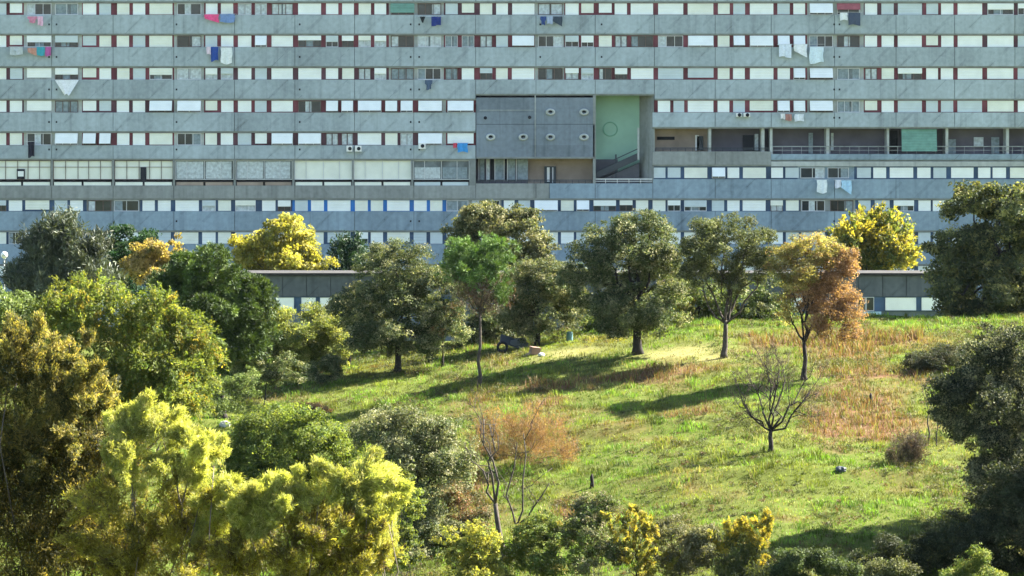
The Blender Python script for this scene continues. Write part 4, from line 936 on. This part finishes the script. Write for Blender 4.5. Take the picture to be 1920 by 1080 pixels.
def bare(label, base_px, Yd, tops, r0, seed, lean=0, fork=.3, gen=4, bark=BARK_D, name='bare_tree', dens=3, twl=.62, twbark=None):
    r = np.random.default_rng(seed)
    if Yd is None: b = hit(*base_px); Yd = b[1]
    else: X = (base_px[0] - 960) * Yd / F; b = np.array([X, Yd, float(ground_z(X, Yd))])
    e = empty(name, b, label, 'bare tree'); mb = MB(); tw = MB() if gen > 4 else mb
    T = [P(x, y, Yd) + np.array([0, r.uniform(-.5, .5) * abs(x - base_px[0]) * Yd / F, 0]) for x, y in tops]
    fk = b + (np.mean(T, 0) - b) * fork
    mb.tube(bend(b - [0, 0, .1], fk, 5, r, .03), np.linspace(r0 * 1.25, r0 * .85, 5), 9)
    def grow(s, d, L, R0, g):
        t = s + d * L; q = bend(s, t, 5, r, .06); (mb if g > 1 else tw).tube(q, np.linspace(R0, R0 * .45, 5), 6 if g > 1 else 4, cap=g > 1)
        if g == 0: return
        for k in range(dens):
            u = r.uniform(.35, 1.0); i = min(3, int(u * 4)); s2 = q[i] + (q[i + 1] - q[i]) * (u * 4 - i)
            grow(s2, unit(d + r.normal(size=3) * .55 + np.array([0, 0, .18])), L * r.uniform(.75, 1.15) * twl, R0 * .42, g - 1)
    for t in T:
        d = t - fk; L = np.linalg.norm(d); grow(fk, d / L, L * .8, r0 * .5, gen - 1)
    mb.build('trunk', bark, e, b, smooth=True); tw.build('twigs', twbark or bark, e, b) if tw is not mb else None
    return e
bare('leafless tree with a short dark trunk and wide fan of branches on the meadow', (1443, 846), None, [(1375, 725), (1405, 695), (1440, 680), (1480, 690), (1540, 720), (1390, 765), (1465, 665), (1515, 700)], .12, 70, fork=.27, gen=5, dens=5, twl=.56, twbark=TWIG)
bare('thin leafless tree with forked trunk in front of the rust red bush', (950, 1060), None, [(902, 745), (915, 760), (880, 850)], .13, 71, fork=.42, gen=4, dens=3, bark=BARK, twl=.5)
bare('thin leafless sapling leaning right beside the forked leafless tree', (954, 1062), None, [(985, 770), (1045, 880), (970, 790)], .11, 72, fork=.3, gen=4, dens=2, bark=BARK, twl=.5)
bare('slender sapling with sparse twigs left of the right hand oak', (1740, 832), None, [(1725, 710), (1745, 690), (1755, 730)], .04, 73, fork=.45, gen=3, dens=3, twl=.5)
bare('very thin sapling just right of the slender sapling', (1756, 838), None, [(1750, 740), (1765, 735)], .03, 74, fork=.5, gen=3, dens=2, twl=.5)
# --- foreground
tree('conifer', 'large golden brown conifer filling the lower left corner', 'conifer', (90, 0), 84, [(60, 650, 66, 40), (130, 650, 36, 40), (20, 690, 70, 60), (110, 710, 66, 60), (180, 745, 50, 54), (40, 780, 90, 70), (150, 800, 76, 60), (215, 775, 36, 44), (70, 870, 90, 70), (-60, 750, 80, 120)], 100000, (.09, .02), .19, GOLD, 'plume', 'bright', BARK, .3, .08, 80, gap=.4, gscale=.5, head=.4, per=36, shell=.5, twigs=1, sub=[('lower_foliage', [(30, 960, 130, 90), (150, 930, 90, 80), (120, 1040, 140, 80), (230, 1050, 70, 70), (-60, 950, 80, 120), (60, 860, 80, 60), (200, 860, 50, 50)], 75000, (.10, .022), .2, [((.15, .125, .04), 3), ((.075, .075, .03), 4), ((.24, .19, .055), 1.3), ((.05, .055, .025), 2)], 'spray')])
tree('feathery_tree', 'bright lime yellow feathery tree in the lower left foreground', 'tree', (330, 0), 80, [(300, 815, 60, 30), (365, 845, 46, 34), (240, 850, 46, 40), (330, 885, 80, 40), (400, 880, 26, 44), (415, 970, 44, 40), (255, 800, 34, 26), (380, 925, 46, 40), (215, 820, 26, 30), (440, 930, 24, 30)], 120000, (.11, .0125), .17, LIME, 'plume', 'bright', BARK_P, .35, .045, 81, gap=.44, gscale=.45, per=30, twigs=2, head=.6, sub=[('lower_foliage', [(270, 950, 90, 60), (350, 980, 80, 60), (330, 1040, 120, 60), (220, 1010, 70, 70), (190, 930, 40, 50), (440, 1040, 60, 50)], 46000, (.11, .018), .2, [((.27, .25, .06), 3), ((.20, .20, .055), 3), ((.38, .36, .07), 1.6), ((.10, .075, .035), 1.5)], 'plume')])
tree('feathery_tree', 'second lime yellow feathery tree, right of the brightest one', 'tree', (620, 0), 78, [(655, 900, 46, 28), (600, 930, 50, 34), (695, 945, 34, 46), (525, 955, 50, 38), (480, 925, 34, 30), (715, 1010, 28, 56), (460, 985, 34, 34), (690, 890, 24, 28), (560, 925, 30, 24), (725, 970, 18, 30)], 105000, (.11, .0125), .17, LIME, 'plume', 'bright', BARK_P, .35, .045, 82, gap=.44, gscale=.45, per=30, twigs=2, head=.6, sub=[('lower_foliage', [(630, 1000, 84, 60), (540, 1040, 100, 60), (660, 1060, 80, 50), (450, 1050, 60, 50), (560, 980, 60, 40)], 46000, (.12, .018), .2, [((.27, .25, .06), 3), ((.20, .20, .055), 3), ((.38, .36, .07), 1.6), ((.11, .085, .045), 2)], 'plume')])
tree('bush', 'leafy yellow green sapling at the right flank of the second feathery tree', 'bush', (760, 0), 130, [(750, 910, 24, 20), (765, 950, 34, 30), (745, 1000, 36, 34), (735, 1050, 40, 30)], 5500, (.12,.07), .18, [((.20, .22, .05), 2), ((.13, .17, .05), 3), ((.07, .10, .04), 2)], 'leaf', 'bright', BARK_D, .3, .04, 83, gap=.42, gscale=.5)
tree('bush', 'yellow leafed bush at the bottom, left of the forked leafless tree', 'bush', (880, 0), 148, [(890, 1000, 40, 28), (870, 1040, 50, 36), (920, 1050, 34, 36), (900, 1080, 60, 30)], 11000, (.12,.07), .2, [((.36, .35, .09), 3), ((.25, .28, .08), 2), ((.12, .15, .05), 1.5)], 'leaf', 'bright', BARK_D, .3, .04, 84, gap=.36, gscale=.5)
tree('bush', 'orange yellow upright shrub at the bottom centre', 'bush', (1195, 0), 148, [(1212, 975, 14, 34), (1180, 990, 12, 34), (1225, 1020, 16, 44), (1190, 1040, 34, 40), (1160, 1010, 14, 34), (1215, 1065, 40, 30), (1150, 980, 8, 24)], 8000, (.14,.04), .2, [((.38, .32, .07), 3), ((.25, .25, .06), 2), ((.13, .15, .05), 2)], 'plume', 'bright', BARK_D, .3, .04, 85, gap=.38, gscale=.5)
tree('bush', 'orange yellow shrub with a darker green core at the bottom, right of centre', 'bush', (1395, 0), 148, [(1420, 990, 20, 24), (1395, 1010, 26, 26), (1365, 1015, 18, 24), (1432, 1020, 14, 40), (1345, 1020, 12, 18)], 6500, (.14,.04), .22, [((.40, .32, .05), 3), ((.28, .26, .06), 2), ((.17, .18, .05), 2)], 'plume', 'bright', BARK_D, .3, .04, 86, gap=.36, gscale=.5, sub=[('lower_foliage', [(1395, 1055, 44, 34), (1400, 1085, 56, 34), (1385, 1030, 26, 20)], 9000, (.14, .03), .25, [((.075, .10, .05), 3), ((.11, .13, .05), 2), ((.05, .065, .035), 2)], 'spray')])  # core leaves use a darker green palette than the tips
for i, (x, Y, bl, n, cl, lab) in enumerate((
    (1280, 149, [(1260, 1000, 50, 24), (1310, 1020, 50, 30), (1270, 1050, 60, 34)], 11000, GREY, 'grey brown bramble between the two orange yellow shrubs'),
    (1120, 149, [(1120, 960, 50, 20), (1090, 1000, 44, 30), (1130, 1040, 50, 36)], 10000, GREY + BUSHG, 'grey green bramble left of the bottom centre orange shrub'),
    (1020, 149, [(1020, 990, 44, 30), (1000, 1040, 50, 36), (1050, 1060, 40, 30)], 9000, ASH, 'green bramble at the foot of the leaning leafless sapling'),
    (1520, 147, [(1510, 1050, 54, 24), (1560, 1065, 40, 20), (1470, 1070, 40, 24)], 9000, [((.07, .10, .04), 3), ((.11, .14, .05), 2), ((.04, .055, .025), 2)], 'green bramble right of the last orange yellow shrub'),
    (1690, 143, [(1690, 1068, 26, 20), (1665, 1085, 40, 20)], 4500, [((.13, .135, .06), 3), ((.08, .09, .04), 2)], 'pale olive shrub tip at the bottom, in front of the dark shade'),
    (1828, 143, [(1828, 1055, 24, 24), (1850, 1085, 50, 20), (1790, 1090, 40, 18)], 5500, ASH, 'yellow green shrub tip in the bottom right corner'),
    (1740, -1078, [(1700, 1040, 66, 30), (1780, 1015, 64, 40), (1640, 1062, 44, 20), (1840, 1000, 50, 44)], 16000, [((.03, .04, .022), 4), ((.055, .062, .03), 2)], 'undergrowth coloured near black for shade, below the large right hand oak'),  # near black leaf colours imitate the shadow on the ground here
    (850, -1010, [(860, 930, 30, 26), (880, 970, 36, 30), (840, 990, 30, 30)], 6500, GREY + RUST[:1], 'brownish grey bramble right of the dark scrub oak'),
    (640, -780, [(600, 772, 20, 9), (570, 768, 16, 7)], 1800, RUST, 'small rusty tuft at the edge of the tree shadow, left meadow'),
    (330, -800, [(330, 760, 50, 26), (380, 740, 40, 22), (290, 745, 36, 24), (415, 748, 48, 36), (445, 715, 30, 24)], 8500, BUSHG, 'green undershrub below the feathery ash'),
    (930, -856, [(905, 800, 30, 22), (940, 840, 40, 16)], 3500, GREY, 'grey thicket at the left end of the rust red bush'))):
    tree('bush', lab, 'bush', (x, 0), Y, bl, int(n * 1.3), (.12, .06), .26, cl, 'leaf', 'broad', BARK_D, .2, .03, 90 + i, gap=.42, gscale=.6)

# rough weeds scattered through the meadow, thickening to scrub down the slope
def weeds():
    r = np.random.default_rng(404); n0 = 26000
    Yt = 140 + 82 * r.random(n0); px = r.uniform(-150, 2080, n0); X = (px - 960) * Yt / F
    m = fbm2(X, Yt, 3.2, 21.0); low = sstep(172, 150, Yt) * sstep(15, 7, X)
    k = (m + .22 * low + .26 * (r.random(n0) - .5) > .57) & (fld(BARE, X, Yt) < .45); X, Yt = X[k], Yt[k]; m = (m + .12 * low)[k]
    n = len(X); per = 26; hgt = np.clip(.12 + 1.3 * (m - .5), .1, .55) * r.uniform(.5, 1.3, n); rad = hgt * r.uniform(.5, 1.0, n) + .08
    pal = np.array([(.10, .13, .035), (.085, .09, .045), (.15, .125, .065), (.06, .075, .03), (.20, .19, .05), (.17, .10, .06)])
    pk = pal[r.choice(6, n, p=[.3, .2, .15, .15, .1, .1])] * (.7 + .6 * fbm2(X, Yt, 1.5, 2.0))[:, None]
    ci = np.repeat(np.arange(n), per); N = len(ci); g = r.normal(size=(N, 3)); a_ = r.random(N)
    base = np.stack([X, Yt, ground_z(X, Yt)], 1)[ci]
    p = base + np.stack([g[:, 0] * rad[ci] * .5, g[:, 1] * rad[ci] * .5, hgt[ci] * a_], 1)
    T = unit(np.array([0, 0, .6]) + r.normal(size=(N, 3)) * .7); Bt = unit(np.cross(T, r.normal(size=(N, 3))))
    L_ = r.uniform(.08, .2, N)[:, None]; W_ = r.uniform(.02, .05, N)[:, None]
    V = np.stack([p - T * L_ / 2, p + Bt * W_ / 2, p + T * L_ / 2, p - Bt * W_ / 2], 1)
    c = LF * pk[ci] * r.uniform(.7, 1.35, N)[:, None]
    tag(raw('weeds', V.reshape(-1, 3), [np.arange(N * 4).reshape(N, 4)], GL, fcol=c), kind='stuff')
weeds()

# ------------------------------------------------------------------ small things on the hill
def single(name, mb, m, b, label, cat, group=None, smooth=False): return tag(mb.build(name, m, None, b, smooth), label, cat, group)
def rot(b, yaw, pitch=0, roll=0):
    from mathutils import Euler
    E_ = np.array(Euler((pitch, roll, yaw)).to_matrix())
    return lambda V: V @ E_.T + np.array(b)
b = hit(955, 660); b[2] += .02  # board, box and crate colours darkened to stand in for tree shade
mb = MB(); mb.box(-.95, .95, -.03, .03, 0, .6, mtx=rot(b + [.25, 0, .32], .2, -.5, .32)); single('board', mb, mat('shade_darkened_board', (.04, .05, .065), .7), b, 'white board coloured bluish grey for shade, leaning on the scrap pile under the olive oak', 'board')
mb = MB(); mb.box(-.5, .5, -.3, .3, 0, .28, mtx=rot(b + [.55, .35, .45], .1, .15, -.12)); mb.box(-.46, .46, -.26, .26, .28, .34, mtx=rot(b + [.55, .35, .45], .1, .15, -.12)); single('box', mb, mat('grey_box', (.11, .13, .15), .7), b, 'small pale lidded box on top of the scrap pile', 'box')
mb = MB(); th = np.linspace(0, 2 * math.pi, 25)
mb.tube([b + np.array([-.45 + .3 * math.cos(t), -.1, .3 + .3 * math.sin(t)]) for t in th], .09, 8, cap=False); single('tyre', mb, M['dark'], b, 'old black tyre standing at the left end of the scrap pile', 'tyre', smooth=True)
b2 = hit(998, 666)
mb = MB(); mb.box(-.6, .6, -.06, .06, 0, .1, mtx=rot(b2 + [-.1, 0, .12], .3, 0, -.5)); single('plank', mb, M['tan'], b2, 'cream plank tilted at the right end of the scrap pile', 'plank')
mb = MB(); mb.box(-.3, .3, -.2, .2, 0, .42, mtx=rot(b2 + [.12, .1, .05], .5, .1, .15)); mb.box(-.33, .33, -.23, .23, .42, .46, mtx=rot(b2 + [.12, .1, .05], .5, .1, .15)); single('crate', mb, mat('pinkish_crate', (.22, .14, .11), .8), b2, 'pinkish brown crate at the right end of the scrap pile', 'crate')
b = hit(1068, 640)
mb = MB(); mb.tube([b, b + [0, 0, .12], b + [0, 0, .5], b + [0, 0, .62]], [.2, .22, .22, .19], 12); single('drum', mb, mat('teal_drum', (.10, .20, .21), .6), b, 'pale teal drum standing on the crest beside the olive oak', 'drum')
def stump(px, py, h, label, r=.09):
    b = hit(px, py); mb = MB(); q = [b - [0, 0, .1], b + [.01, 0, h * .4], b + [-.02, 0, h * .8], b + [0, 0, h]]
    mb.tube(q, [r * 1.2, r, r * .9, r * .55], 8); single('stump', mb, BARK_D, b, label, 'stump', smooth=True)
stump(1633, 758, .62, 'short dark wooden post upright in the dry grass below the dark mound')
stump(1110, 915, .72, 'dark charred stump in the grass right of the rust red bush', .1)
def rock(px, py, r, m, label, seed, name='rock'):
    b = hit(px, py); rr = np.random.default_rng(seed); n, k = 12, 8; V = []
    for i in range(k + 1):
        for j in range(n):
            a, c = math.pi * i / k, 2 * math.pi * j / n; u = np.array([math.sin(a) * math.cos(c), math.sin(a) * math.sin(c), math.cos(a)])
            V.append(u)
    V = np.array(V); V = V * (.75 + .5 * vnoise(V * 1.8 + seed))[:, None] * np.array([1.2, .9, .75]) * r + b + [0, 0, r * .35]
    mb = MB(); mb.add(V, [(i * n + j, (i + 1) * n + j, (i + 1) * n + (j + 1) % n, i * n + (j + 1) % n) for i in range(k) for j in range(n)])
    single(name, mb, m, b, label, 'rock')
rock(1577, 884, .24, M['steel'], 'blackish rock lying in the grass below the leafless fan tree, to its right', 1)
rock(422, 800, .3, M['conc_pale'], 'pale whitish rock among bushes left of the bright green bush', 3)
rock(1015, 668, .2, M['conc_pale'], 'small pale stone on the grass right of the pinkish crate', 4)

# ------------------------------------------------------------------ thin haze in the air over the valley
mb = MB(); mb.box(-190, 190, -60, 345, -34, 14)
hz = bpy.data.materials.new('haze_air'); hz.use_nodes = True; nt = hz.node_tree
nt.nodes.remove(nt.nodes['Principled BSDF']); pv = nt.nodes.new('ShaderNodeVolumePrincipled')
pv.inputs['Color'].default_value = (.72, .88, 1.0, 1); pv.inputs['Density'].default_value = 0.000012; pv.inputs['Anisotropy'].default_value = 0.1
nt.links.new(pv.outputs[0], nt.nodes['Material Output'].inputs['Volume'])
tag(mb.build('haze', hz), kind='stuff')
